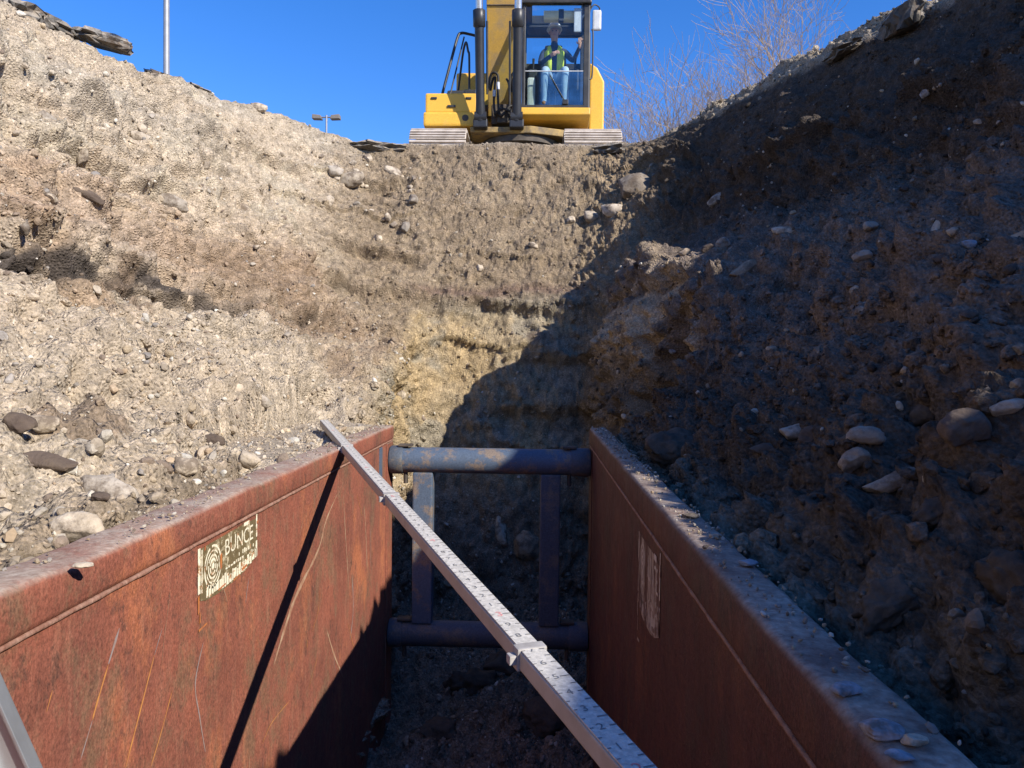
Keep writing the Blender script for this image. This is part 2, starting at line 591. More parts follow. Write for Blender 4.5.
def fbm(p, f, octv, seed=0, st=(1, 1, 1), gain=0.5):
    s = 0
    a = 1.0
    for k in range(octv):
        s = s + a * vnoise(p, f * 2.03 ** k, seed + k * 17, st)
        a *= gain
    return s


def worley(p, f, seed=0, edge=False):
    """distance to the nearest scattered point, and a random value of that cell"""
    q = p * f + 1000.0
    i = np.floor(q).astype(np.int64)
    best = np.full(len(p), 9.0)
    sec = np.full(len(p), 9.0)
    val = np.zeros(len(p))
    for dx in (-1, 0, 1):
        for dy in (-1, 0, 1):
            for dz in (-1, 0, 1):
                cx, cy, cz = i[:, 0] + dx, i[:, 1] + dy, i[:, 2] + dz
                h = _hash(cx, cy, cz, seed)
                d = (cx + h - q[:, 0]) ** 2 + (cy + _hash(cx, cy, cz, seed + 1) - q[:, 1]) ** 2 + (cz + _hash(cx, cy, cz, seed + 2) - q[:, 2]) ** 2
                m = d < best
                sec = np.where(m, best, np.minimum(sec, d))
                best = np.where(m, d, best)
                val = np.where(m, _hash(cx, cy, cz, seed + 3), val)
    if edge:
        return np.sqrt(best), val, np.sqrt(sec) - np.sqrt(best)
    return np.sqrt(best), val


def sstep(x, a, b):
    t = np.clip((x - a) / (b - a), 0, 1)
    return t * t * (3 - 2 * t)


# ------------------------------------------------------------------ the ground: one sheet, with the excavation in it
# columns from far left to far right; rows from behind the camera to the far side
FL, FR = -1.25, 0.66


def section(y, cl, layer, cr, b1, b2, yb=None, left_low=(-1.22, -3.80), floor=-6.0, right_low=(0.58, -3.95), crz=0.0):
    xl, xr = cl, cr
    lx, lz = layer
    return [
        (-400, y, 0), (-45, y, 0), (xl - 4, y, 0.03), (xl - 0.6, y, 0.02), (xl, y, -0.04),
        (xl * 0.45 + lx * 0.55, y, lz * 0.5), (lx, y, lz),
        ((lx + left_low[0]) / 2 - 0.05, y, (lz + left_low[1]) / 2 - 0.06), (left_low[0], y, left_low[1]),
        (left_low[0], y, (left_low[1] + floor) / 2), (left_low[0] + 0.06, y, floor),
        (right_low[0] - 0.06, y, floor), (right_low[0], y, (right_low[1] + floor) / 2), (right_low[0], y, right_low[1]),
        (b1[0], y, b1[1]), (b2[0], y, b2[1]), ((b2[0] + xr) / 2 - 0.12, y, (b2[1] + crz) / 2 - 0.1), (xr, y, crz - 0.06), (xr + 0.25, y, crz + (0.26 if y > 7 else (0.10 if y > 2 else 0.0))), (xr + 4, y, 0.03), (45, y, 0), (400, y, 0)]


rows = []
X0 = [-400, -45, -9, -5.8, -5, -4, -3, -2, -1.28, -1.28, -1.2, 0.6, 0.68, 0.7, 1.5, 2.6, 3.6, 4.6, 5.4, 9, 45, 400]


def flat(y, xs=X0, z=0.0):
    return [(x, y, z) for x in xs]


rows.append(flat(-400))
rows.append(flat(-45))
rows.append(flat(-13))
rows.append(flat(-10.5))
rows.append(section(-9.0, -5.0, (-3.0, -2.9), 4.6, (1.5, -3.2), (2.6, -2.0), floor=-5.2))
rows.append(section(-4.2, -5.0, (-3.0, -2.9), 4.6, (1.5, -3.3), (2.85, -2.0)))
rows.append(section(-2.6, -5.0, (-3.0, -2.9), 4.65, (1.5, -3.3), (2.85, -2.0)))
rows.append(section(-2.05, -5.0, (-3.0, -2.9), 4.72, (1.5, -3.3), (2.85, -2.0)))
rows.append(section(-1.6, -5.0, (-3.0, -2.9), 5.6, (1.5, -3.3), (2.85, -2.0), crz=-0.12))
rows.append(section(-0.7, -5.0, (-3.0, -2.9), 5.42, (1.5, -3.3), (2.85, -2.0), crz=-0.08))
rows.append(section(1.5, -5.0, (-2.95, -2.92), 4.55, (1.4, -3.35), (2.85, -2.0)))
rows.append(section(3.4, -5.0, (-2.9, -2.92), 4.4, (1.3, -3.4), (2.8, -1.95)))
rows.append(section(5.25, -4.95, (-2.9, -2.88), 4.08, (1.25, -3.5), (2.75, -1.95)))
rows.append(section(5.75, -4.9, (-2.85, -2.86), 3.92, (1.34, -2.75), (2.7, -1.9), right_low=(1.22, -4.0), left_low=(-1.32, -3.75)))
rows.append(section(6.75, -4.85, (-2.6, -2.8), 3.62, (1.2, -2.3), (2.5, -1.85), right_low=(1.07, -3.9), left_low=(-1.45, -3.55)))
rows.append(section(7.5, -4.75, (-2.45, -2.75), 3.2, (1.08, -2.12), (2.2, -1.8), right_low=(0.90, -3.7), left_low=(-1.48, -3.4)))
rows.append(section(8.35, -4.35, (-2.3, -2.7), 2.8, (0.98, -2.1), (1.95, -1.75), right_low=(0.76, -3.6), left_low=(-1.45, -3.2)))
# the back wall: the middle columns climb, the crests close in
rows.append([(-400, 9.5, 0), (-45, 9.5, 0), (-8, 9.5, 0), (-4.6, 9.6, 0.02), (-3.85, 9.35, -0.04), (-3.1, 9.15, -1.3), (-2.3, 8.9, -2.55), (-1.85, 8.75, -2.75), (-1.42, 8.7, -3.0),
             (-1.25, 8.75, -3.8), (-1.05, 8.85, -4.3), (0.62, 8.85, -4.3), (0.68, 8.8, -3.6), (0.8, 8.75, -2.9), (1.1, 8.8, -2.15), (1.75, 8.95, -1.75), (2.2, 9.1, -0.85), (2.5, 9.3, -0.04), (2.75, 9.4, 0.25), (7, 9.5, 0), (45, 9.5, 0), (400, 9.5, 0)])
rows.append([(-400, 10.5, 0), (-45, 10.5, 0), (-7, 10.5, 0), (-3.9, 10.5, 0.02), (-3.3, 10.1, -0.04), (-2.75, 9.8, -1.0), (-2.2, 9.5, -1.9), (-1.75, 9.4, -2.2), (-1.35, 9.32, -2.35),
             (-1.0, 9.3, -2.45), (-0.7, 9.3, -2.5), (0.5, 9.3, -2.5), (0.75, 9.3, -2.3), (0.95, 9.3, -2.05), (1.2, 9.35, -1.75), (1.6, 9.55, -1.15), (1.9, 9.8, -0.5), (2.2, 9.95, -0.04), (2.5, 10.1, 0.18), (6, 10.5, 0), (45, 10.5, 0), (400, 10.5, 0)])
rows.append([(-400, 11, 0), (-45, 11, 0), (-6, 11, 0), (-3.4, 11, 0), (-2.8, 10.75, -0.04), (-2.35, 10.5, -0.55), (-1.9, 10.35, -0.95), (-1.5, 10.25, -1.15), (-1.2, 10.2, -1.25),
             (-0.9, 10.15, -1.3), (-0.6, 10.12, -1.32), (0.4, 10.12, -1.32), (0.7, 10.15, -1.25), (0.9, 10.2, -1.1), (1.15, 10.25, -0.85), (1.4, 10.35, -0.5), (1.6, 10.45, -0.25), (1.85, 10.6, -0.03), (2.4, 10.9, 0.02), (5, 11, 0), (45, 11, 0), (400, 11, 0)])
XB = [-400, -45, -6, -3.2, -2.6, -2.2, -1.8, -1.45, -1.15, -0.85, -0.55, 0.35, 0.65, 0.85, 1.05, 1.25, 1.45, 1.7, 2.3, 5, 45, 400]
rows.append([(x, 11.0 + 0.04 * math.sin(3 * x), -0.07) for x in XB])
rows.append(flat(11.7, XB))
rows.append(flat(14, XB))
rows.append(flat(45, X0))
rows.append(flat(400, X0))
NET = np.array(rows, dtype=np.float64)          # rows x columns x 3
for j in (0, 1, 2, 3, -1, -2):
    NET[:, j, 1] = NET[:, j, 1]


def subdiv_counts():
    nr, nc, _ = NET.shape
    vis_rows = (8, 22)
    vis_cols = (3, 18)
    cu, cv = [], []
    for j in range(nc - 1):
        lens = np.linalg.norm(NET[9:20, j + 1] - NET[9:20, j], axis=1)
        l = np.percentile(lens, 75)
        if vis_cols[0] <= j < vis_cols[1]:
            cu.append(max(4, int(math.ceil(l / 0.019))))
        else:
            cu.append(6)
    for i in range(nr - 1):
        lens = np.linalg.norm(NET[i + 1, 4:18] - NET[i, 4:18], axis=1)
        l = np.percentile(lens, 75)
        if vis_rows[0] <= i < vis_rows[1]:
            cv.append(max(3, int(math.ceil(l / 0.023))))
        elif 4 <= i < vis_rows[0]:
            cv.append(max(3, int(math.ceil(l / 0.07))))
        else:
            cv.append(6)
    return cu, cv


CU, CV = subdiv_counts()


def expand(a, counts, axis):
    a = np.moveaxis(a, axis, 0)
    out = []
    for i, n in enumerate(counts):
        t = (np.arange(n) / n)[:, None, None]
        out.append(a[i][None] * (1 - t) + a[i + 1][None] * t)
    out.append(a[-1:])
    return np.moveaxis(np.concatenate(out, 0), 0, axis)


G = expand(expand(NET, CU, 1), CV, 0)
# column / row coordinates in control units, for masks
colid = np.concatenate([i + np.arange(n) / n for i, n in enumerate(CU)] + [[len(CU)]])
rowid = np.concatenate([i + np.arange(n) / n for i, n in enumerate(CV)] + [[len(CV)]])
for _ in range(16):                                    # round the net's creases
    H = G.copy()
    H[1:-1, 1:-1] = (G[1:-1, 1:-1] * 2 + G[:-2, 1:-1] + G[2:, 1:-1] + G[1:-1, :-2] + G[1:-1, 2:]) / 6
    G = H
NV, NU = G.shape[:2]
CI = np.broadcast_to(colid[None, :], (NV, NU)).ravel()
RI = np.broadcast_to(rowid[:, None], (NV, NU)).ravel()


def grid_normals(G):
    du = np.gradient(G, axis=1)
    dv = np.gradient(G, axis=0)
    n = np.cross(du, dv)
    return n / (np.linalg.norm(n, axis=2, keepdims=True) + 1e-12)


P = G.reshape(-1, 3)
N0 = grid_normals(G).reshape(-1, 3)
near = (P[:, 1] > -6) & (P[:, 1] < 14) & (np.abs(P[:, 0]) < 9)
p = P[near]
x, y, z = p.T
ci, ri = CI[near], RI[near]
depth = np.maximum(sstep(-z, 0.0, 0.5), 0.5 * (((ci > 2.7) & (ci < 4.4)) | ((ci > 16.8) & (ci < 18.2))))                              # 0 on the flat ground
right = sstep(x, 0.3, 0.9)
left = 1 - right
backw = sstep(ri, 16.0, 17.0)
floor_m = sstep(ci, 9.6, 10.0) * (1 - sstep(ci, 11.0, 11.4)) * (1 - sstep(ri, 16, 16.6))
lowwall = ((ci > 8.2) & (ci < 12.9) & (floor_m < 0.5)).astype(float)
# large shape, then lumps, then clods, then grain
d = 0.11 * fbm(p, 0.9, 2, 3) * depth
d += (0.05 + 0.02 * right) * fbm(p, 2.6, 3, 9) * (0.25 + 0.75 * depth)
rid = 1 - np.abs(fbm(p, 5.5, 3, 21))
d += (0.028 + 0.008 * right) * (rid - 0.6) * (0.3 + 0.7 * depth)
w1, v1 = worley(p, 5.0, 31)
w2, v2 = worley(p, 13.0, 41)
w3, v3 = worley(p, 27.0, 51)
clod = np.where(v1 > 0.45, np.clip(0.55 - w1, 0, 1), 0)
d += (0.05 + 0.06 * right + 0.14 * floor_m) * clod * depth * (1 - 0.5 * lowwall) * (1 - 0.6 * backw)
d += (0.030 + 0.030 * right + 0.03 * floor_m) * np.where(v2 > 0.3, np.clip(0.62 - w2, 0, 1) * 1.3, 0) * (0.4 + 0.6 * depth)
d += 0.017 * np.where(v3 > 0.25, np.clip(0.6 - w3, 0, 1), 0)
warp = p + 0.12 * np.stack([vnoise(p, 2.2, 64), vnoise(p, 2.2, 65), vnoise(p, 2.2, 66)], 1)
blk, bv, be = worley(warp, 2.3, 67, True)
d += (0.21 * (bv - 0.5)) * sstep(be, 0.0, 0.28) * depth * (1 - floor_m) * (1 - 0.4 * backw)          # blocks that broke away at different depths
blk2, bv2, be2 = worley(warp * np.array([1, 1, 1.5]), 6.0, 68, True)
d += (0.06 * (bv2 - 0.4)) * sstep(be2, 0.0, 0.3) * (0.2 + 0.8 * depth)
d += 0.012 * fbm(p, 22, 3, 61, gain=0.65)
d += 0.048 * fbm(p, 6.5, 4, 63, gain=0.65) * (0.15 + 0.85 * depth)
# pits where clods fell out of the steep faces
w4, v4 = worley(p + 0.25 * np.stack([vnoise(p, 3, 71), vnoise(p, 3, 72), vnoise(p, 3, 73)], 1), 3.1, 81)
d -= np.where(v4 > 0.66, np.clip(0.46 - w4, 0, 1), 0) * 0.30 * depth * (1 - floor_m)
# bucket marks down the trench walls
d += 0.06 * lowwall * right * fbm(p, 3.0, 3, 91, (1, 1, 0.25))
# the undercut dark seam along the left bank, and a thinner one on the back wall
wob = 0.10 * fbm(p, 0.8, 3, 101)
seam = np.exp(-((z + 2.86 + wob + 0.05 * fbm(p, 5, 2, 104)) / 0.028) ** 2) * sstep(-x, 2.0, 2.5) * (1 - sstep(y, 8.2, 9.0)) * sstep(vnoise(p, 0.9, 105), -0.5, 0.1)
band = np.exp(-((z + 2.78 + 0.6 * wob + 0.07 * fbm(p, 4, 2, 103)) / 0.09) ** 2) * sstep(-x, 2.2, 2.7) * (1 - sstep(y, 5.0, 7.8))
d -= 0.20 * seam + 0.03 * band
def ledges(T, wf, amp, seed, m):
    u = (z + amp * fbm(p, wf, 3, seed) + 0.03 * fbm(p, 6, 2, seed + 3)) / T
    t = u - np.floor(u)
    saw = np.where(t < 0.74, 0.5 - t / 0.74, -0.5 + sstep(t, 0.74, 1.0))
    keep = sstep(vnoise(p * np.array([1, 1, 0.5]) + np.floor(u)[:, None] * 7.3, 0.9, seed + 5), -0.25, 0.35)
    return saw * keep * m


d += 0.16 * ledges(0.85, 0.7, 0.35, 301, left * depth * (1 - backw) * sstep(z, -2.9, -2.6))
d += 0.13 * ledges(0.42, 1.0, 0.2, 311, left * depth * (1 - backw) * sstep(z, -2.9, -2.6))
d += 0.30 * ledges(0.62, 0.8, 0.22, 321, backw * sstep(-z, 0.3, 0.7))
d += 0.14 * ledges(0.7, 0.7, 0.4, 331, right * depth * (1 - backw) * (1 - sstep(y, 7.4, 8.2)))
d += 0.03 * backw * fbm(p, 4.0, 2, 341, (1.5, 1.5, 0.35))
lip = np.exp(-((z + 2.58 + wob) / 0.08) ** 2) * sstep(-x, 2.0, 2.5) * (1 - sstep(y, 8.2, 9.0))
d += 0.06 * lip
ledge = np.exp(-((z + 1.55 + 0.25 * fbm(p, 1.3, 2, 106)) / 0.09) ** 2) * left * sstep(vnoise(p, 1.1, 107), 0.0, 0.4)
d -= 0.10 * ledge
bx = np.exp(-((z + 2.7 + 0.15 * fbm(p, 1.5, 2, 108)) / 0.2) ** 2) * backw * sstep(vnoise(p, 2.2, 109), -0.1, 0.4)
d -= 0.09 * bx * sstep(vnoise(p, 5, 110), -0.2, 0.3)
calm = np.exp(-(((x - 1.6) / 0.75) ** 2 + ((y - 8.5) / 0.75) ** 2 + ((z + 1.75) / 0.7) ** 2))
calm2 = np.exp(-(((x - 1.45) / 0.6) ** 2 + ((y - 6.8) / 0.8) ** 2 + ((z + 2.1) / 0.45) ** 2))
d = d * (1 - 0.75 * calm) * (1 - 0.7 * calm2) - 0.12 * calm - 0.13 * calm2
hol = np.exp(-(((x - 1.22) / 0.45) ** 2 + ((y - 6.35) / 0.5) ** 2 + ((z + 3.45) / 0.42) ** 2)) * (ci > 11)
d -= 0.55 * hol * (1 + 0.4 * fbm(p, 3, 2, 351))
d *= (1 - 0.45 * backw * (1 - sstep(x, 1.2, 1.8))) * np.where(ri < 9.3, 0.15, 1.0) * np.where((ci > 16.0) & (ci < 17.2), 0.5, 1.0)
q = p + N0[near] * d[:, None]
# soil stays outside the steel panels
inbox = (q[:, 1] < 5.6) & (q[:, 1] > -0.8)
q[:, 0] = np.where(inbox & (ci < 9.7) & (q[:, 0] > -1.19), -1.19, q[:, 0])
q[:, 0] = np.where(inbox & (ci > 11.3) & (q[:, 0] < 0.54), 0.54, q[:, 0])
capz = np.where(ci < 9, -3.70, -3.74)
under = (ci < 9) & (q[:, 1] > 3.5) & (q[:, 1] < 5.8) & (q[:, 0] > -1.8)
q[:, 2] = np.where(under, np.minimum(q[:, 2], -3.775), q[:, 2])
edge = inbox & (((ci < 9.0) & (q[:, 0] > -1.3)) | ((ci > 12.0) & (q[:, 0] < 0.66)))
q[:, 2] = np.where(edge, np.minimum(q[:, 2], capz), q[:, 2])
P2 = P.copy()
P2[near] = q
# soil colours
colr = np.zeros((len(P), 3))
colr[:] = (0.27, 0.235, 0.19)


def mixc(c, m, target):
    return c * (1 - m[:, None]) + np.array(target) * m[:, None]


c = np.zeros((len(p), 3)) + np.array((0.425, 0.342, 0.245))
nA = fbm(p, 0.9, 4, 201)
nB = fbm(p, 2.4, 4, 211)
nC = fbm(p, 0.55, 3, 221, (1, 1, 2.2))
c = mixc(c, sstep(nC, 0.1, 0.7) * 0.8 * left, (0.37, 0.32, 0.25))               # greyer lenses
c = mixc(c, sstep(nA, 0.15, 0.6) * 0.7 * left, (0.30, 0.205, 0.125))             # browner patches
c = mixc(c, sstep(-nB, 0.25, 0.7) * 0.6 * left, (0.42, 0.36, 0.265))             # sandy patches
c = mixc(c, sstep(-z, 2.95, 3.15) * left * (ci < 9) * 0.8, (0.405, 0.335, 0.248))
redband = np.exp(-((z + 2.35 + wob) / 0.35) ** 2) * left * (1 - backw)
c = mixc(c, redband * 0.55, (0.325, 0.215, 0.14))
grey_up = np.exp(-((z + 0.9 + wob * 2) / 0.35) ** 2) * left * (1 - sstep(y, 8.0, 9.2))
c = mixc(c, grey_up * 0.35, (0.34, 0.315, 0.265))
# back wall: brown above, thin plum seam, grey-green, ochre below
bw = backw * sstep(x, -3.2, -2.0)
c = mixc(c, bw * 0.95, (0.225, 0.168, 0.108))
c = mixc(c, bw * sstep(nB, 0.0, 0.6) * 0.6, (0.30, 0.232, 0.152))
plum = np.exp(-((z + 2.38 + wob * 0.8) / 0.07) ** 2) * backw * sstep(x, -1.8, -1.2)
gg = np.exp(-((z + 2.7 + wob) / 0.22) ** 2) * backw * sstep(x, -1.6, -0.9)
c = mixc(c, gg * 0.7, (0.20, 0.18, 0.135))
c = mixc(c, plum * 0.7, (0.15, 0.095, 0.075))
low = sstep(-z, 2.55, 2.75)
deep = sstep(ri, 13.3, 14.2) * low * (1 - right) * sstep(ci, 7.6, 8.1)
c = mixc(c, deep * 0.9, (0.33, 0.255, 0.15))
c = mixc(c, deep * sstep(nA + nB * 0.6, 0.0, 0.6) * 0.75, (0.37, 0.27, 0.14))
c = mixc(c, deep * sstep(-nB, 0.2, 0.6) * 0.8, (0.26, 0.23, 0.175))
c = mixc(c, deep * sstep(-z, 4.4, 5.2), (0.26, 0.2, 0.14))
shl = left * sstep(y, 5.8, 7.0) * sstep(-z, 1.9, 2.4) * (1 - backw) * (1 - deep)
c = mixc(c, shl * (0.45 + 0.4 * sstep(nB, -0.3, 0.4)), (0.225, 0.155, 0.098))
# dark seam along the left
c = mixc(c, np.clip(seam * 1.3, 0, 1) * 0.8, (0.085, 0.068, 0.055))
bandc = np.clip(band * 1.5, 0, 1) * 0.92 * sstep(vnoise(p, 6, 235), -0.7, -0.1)
c = mixc(c, bandc, (0.06, 0.05, 0.045))
BAND = np.zeros(len(P))
BAND[near] = bandc
damp = sstep(vnoise(p, 1.7, 231) + 0.4 * vnoise(p, 5, 232), 0.62, 0.85) * (z < -2.6) * left
c = mixc(c, damp * 0.75, (0.19, 0.135, 0.09))
strip = sstep(-x, 2.0, 1.4) * 0 + (1 - sstep(-x, 1.28, 1.5)) * left * (y < 3.4) * (ci < 9)
c = mixc(c, np.clip(strip, 0, 1) * 0.7, (0.20, 0.15, 0.10))
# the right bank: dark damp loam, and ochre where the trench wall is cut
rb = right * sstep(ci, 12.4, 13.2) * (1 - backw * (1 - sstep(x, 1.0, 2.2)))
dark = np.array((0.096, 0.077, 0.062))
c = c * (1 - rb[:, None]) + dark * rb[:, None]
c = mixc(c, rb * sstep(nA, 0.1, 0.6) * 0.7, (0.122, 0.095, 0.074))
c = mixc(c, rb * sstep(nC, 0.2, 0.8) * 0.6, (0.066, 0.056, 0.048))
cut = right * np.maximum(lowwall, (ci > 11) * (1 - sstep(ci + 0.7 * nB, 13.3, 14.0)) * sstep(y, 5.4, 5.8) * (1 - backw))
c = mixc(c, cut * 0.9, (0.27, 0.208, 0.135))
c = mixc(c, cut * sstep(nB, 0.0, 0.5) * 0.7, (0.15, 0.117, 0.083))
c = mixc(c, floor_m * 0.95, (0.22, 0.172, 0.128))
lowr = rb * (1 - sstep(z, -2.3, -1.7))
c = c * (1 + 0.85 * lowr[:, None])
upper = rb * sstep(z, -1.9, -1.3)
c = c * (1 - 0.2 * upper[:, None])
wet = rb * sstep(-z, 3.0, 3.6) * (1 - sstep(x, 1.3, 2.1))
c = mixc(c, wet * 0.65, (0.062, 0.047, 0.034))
lum = (c * np.array([0.3, 0.55, 0.15])).sum(1, keepdims=True)
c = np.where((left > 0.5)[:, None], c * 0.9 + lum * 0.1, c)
top = 1 - sstep(-z, 0.02, 0.16)
c = mixc(c, top * 0.85, (0.35, 0.295, 0.225))
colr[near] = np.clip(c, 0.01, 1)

me = bpy.data.meshes.new('ground')
ii = np.arange(NV * NU).reshape(NV, NU)
quads = np.stack([ii[:-1, :-1], ii[:-1, 1:], ii[1:, 1:], ii[1:, :-1]], -1).reshape(-1, 4)


def fill_mesh(me, verts, faces, colors=None, smooth=True):
    k = faces.shape[1]
    me.vertices.add(len(verts))
    me.vertices.foreach_set('co', np.ascontiguousarray(verts, dtype=np.float32).ravel())
    me.loops.add(faces.size)
    me.loops.foreach_set('vertex_index', np.ascontiguousarray(faces, dtype=np.int32).ravel())
    me.polygons.add(len(faces))
    me.polygons.foreach_set('loop_start', np.arange(0, faces.size, k, dtype=np.int32))
    me.polygons.foreach_set('loop_total', np.full(len(faces), k, dtype=np.int32))
    me.polygons.foreach_set('use_smooth', np.full(len(faces), smooth, dtype=bool))
    if colors is not None:
        a = me.color_attributes.new('Col', 'FLOAT_COLOR', 'POINT')
        rgba = np.ones((len(verts), 4), dtype=np.float32)
        rgba[:, :3] = colors
        a.data.foreach_set('color', rgba.ravel())
    me.update()


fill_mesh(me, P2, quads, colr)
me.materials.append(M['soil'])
ground = bpy.data.objects.new('ground', me)
col.objects.link(ground)
tag(ground, kind='structure')
print('ground verts', len(P2))
G2 = P2.reshape(NV, NU, 3)
NRM = grid_normals(G2)

# a thinned copy of the sheet for finding where things rest
sr = np.where((rowid >= 7) & (rowid <= 23))[0][::2]
sc = np.where((colid >= 3) & (colid <= 18.5))[0][::2]
sub = G2[np.ix_(sr, sc)]
jj = np.arange(sub.shape[0] * sub.shape[1]).reshape(sub.shape[:2])
sq = np.stack([jj[:-1, :-1], jj[:-1, 1:], jj[1:, 1:], jj[1:, :-1]], -1).reshape(-1, 4)
BVH = BVHTree.FromPolygons([tuple(v) for v in sub.reshape(-1, 3)], [tuple(f) for f in sq])


def on_ground(px, py):
    h = BVH.ray_cast(CAM, ray(px, py))
    if h[0] is None:
        return None, None
    n = h[1]
    if n.dot(ray(px, py)) > 0:
        n = -n
    return h[0], n

# ------------------------------------------------------------------ stones
def ico(sub):
    b = bmesh.new()
    bmesh.ops.create_icosphere(b, subdivisions=sub, radius=1)
    b.verts.index_update()
    v = np.array([x.co[:] for x in b.verts])
    f = np.array([[x.index for x in ff.verts] for ff in b.faces])
    b.free()
    return v, f


def shape_stone(v, seed, angular):
    r = np.random.default_rng(seed)
    v = v * r.uniform([0.8, 0.62, 0.42], [1.25, 0.95, 0.75])
    v = v * (1 + 0.16 * vnoise(v, 1.3, seed))[:, None]
    for _ in range(int(angular)):
        n = r.normal(size=3)
        n /= np.linalg.norm(n)
        h = r.uniform(0.42, 0.72)
        dd = v @ n - h
        v = v - np.where(dd > 0, dd * 0.92, 0)[:, None] * n
    return v * (1 + 0.05 * vnoise(v, 4.0, seed + 5))[:, None]


I0, F0 = ico(1)
I1, F1 = ico(2)
I3, F3 = ico(4)
VAR0 = [shape_stone(I0, 300 + k, 3) for k in range(8)]
VAR1 = [shape_stone(I1, 330 + k, 2 + k % 5) for k in range(10)]
cells = (G2[:-1, :-1] + G2[1:, 1:]) / 2
AREA = np.linalg.norm(np.cross(G2[:-1, 1:] - G2[:-1, :-1], G2[1:, :-1] - G2[:-1, :-1]), axis=2)
cx, cy, cz = cells[..., 0], cells[..., 1], cells[..., 2]
cci = np.broadcast_to(colid[None, :-1], AREA.shape)
cri = np.broadcast_to(rowid[:-1, None], AREA.shape)
behind_panel = (cci > 8.02) & (cci < 12.95) & (cy < 5.5)
base_ok = (cri > 8) & (cri < 22.6) & (cci > 3.2) & (cci < 18.2) & ~(behind_panel & ~((cci > 9.9) & (cci < 11.1) & (cy > 3.6)))
ZR = cx > 0.45 + 0.0 * cx
ZB = (cri > 16.6)
ZF = (cci > 9.8) & (cci < 11.2) & (cri < 16.2)


def scatter_points(n, weight):
    wgt = (AREA * weight * base_ok).ravel()
    cdf = np.cumsum(wgt)
    k = np.searchsorted(cdf, rng.random(n) * cdf[-1])
    k = np.minimum(k, len(wgt) - 1)
    i, j = np.unravel_index(k, AREA.shape)
    a, b = rng.random(n)[:, None], rng.random(n)[:, None]
    pp = (G2[i, j] * (1 - a) + G2[i + 1, j] * a) * (1 - b) + (G2[i, j + 1] * (1 - a) + G2[i + 1, j + 1] * a) * b
    return pp, NRM[i, j], i, j


def rand_rot(n, flat_to=None):
    """random rotations; with flat_to the short axis leans to those normals"""
    a = rng.normal(size=(n, 3))
    a /= np.linalg.norm(a, axis=1, keepdims=True)
    if flat_to is not None:
        zz = flat_to + 0.75 * rng.normal(size=(n, 3))
    else:
        zz = rng.normal(size=(n, 3))
    zz /= np.linalg.norm(zz, axis=1, keepdims=True)
    xx = np.cross(a, zz)
    xx /= np.linalg.norm(xx, axis=1, keepdims=True)
    yy = np.cross(zz, xx)
    return np.stack([xx, yy, zz], axis=2)


def stone_cloud(name, pp, nn, rad, cols, variants, faces, material, sink=0.25):
    n = len(pp)
    rot = rand_rot(n, nn)
    nvv = variants[0].shape[0]
    V = np.stack(variants)[rng.integers(0, len(variants), n)]
    V = np.einsum('nij,nkj->nki', rot, V * rad[:, None, None]) + (pp + nn * (rad * (0.5 - sink))[:, None])[:, None, :]
    Fc = faces[None] + (np.arange(n) * nvv)[:, None, None]
    C = np.repeat(cols, nvv, axis=0)
    me = bpy.data.meshes.new(name)
    fill_mesh(me, V.reshape(-1, 3), Fc.reshape(-1, faces.shape[1]), C, smooth=False)
    me.materials.append(material)
    o = bpy.data.objects.new(name, me)
    col.objects.link(o)
    return o


PALETTE = np.array([(0.48, 0.43, 0.35), (0.40, 0.35, 0.28), (0.34, 0.28, 0.21), (0.30, 0.27, 0.24), (0.36, 0.27, 0.18), (0.22, 0.17, 0.13), (0.56, 0.52, 0.45), (0.40, 0.32, 0.22)])


def pick_cols(pp, i, j, plain=0.5):
    n = len(pp)
    c = PALETTE[rng.integers(0, len(PALETTE), n)] * rng.uniform(0.75, 1.15, (n, 1))
    soil = colr.reshape(NV, NU, 3)[i, j] * rng.uniform(0.75, 1.3, (n, 1))
    m = (rng.random(n) < plain)[:, None]
    return np.where(m, soil, c)


left_z = (~ZR) & (~ZB)
patch = np.clip(0.6 + 1.3 * sstep(fbm(cells.reshape(-1, 3), 1.6, 3, 401), -0.1, 0.7).reshape(AREA.shape), 0, 2)
wl = np.where(left_z, np.where(cz < -2.85, 2.2, 0.6), 0) * patch
wl = wl * (1 - 0.85 * BAND.reshape(NV, NU)[:-1, :-1])
wgt = wl + np.where(ZB, 0.4, 0) * patch + np.where(ZR & ~ZB, 0.45, 0) * patch + np.where(ZR & (cz > -0.08), 2.5, 0) + np.where(ZF, 0.5, 0)
nearw = np.where(cy < 5.5, 1.8, 1.0)
pp, nn, i, j = scatter_points(150000, wgt * nearw)
rad = np.clip(0.0048 * (1 - rng.random(len(pp))) ** -0.42, 0.0048, 0.02)
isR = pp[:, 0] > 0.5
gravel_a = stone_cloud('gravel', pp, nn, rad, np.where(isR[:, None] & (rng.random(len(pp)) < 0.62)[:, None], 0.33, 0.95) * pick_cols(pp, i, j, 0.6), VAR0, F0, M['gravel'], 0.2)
tag(gravel_a, kind='stuff')
pp, nn, i, j = scatter_points(8000, wgt * patch)
rad = np.clip(0.016 * (1 - rng.random(len(pp))) ** -0.36, 0.016, 0.036)
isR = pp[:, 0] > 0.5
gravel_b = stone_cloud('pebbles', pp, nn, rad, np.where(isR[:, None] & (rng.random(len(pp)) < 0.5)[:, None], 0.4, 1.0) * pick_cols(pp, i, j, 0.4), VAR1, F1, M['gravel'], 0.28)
tag(gravel_b, kind='stuff')
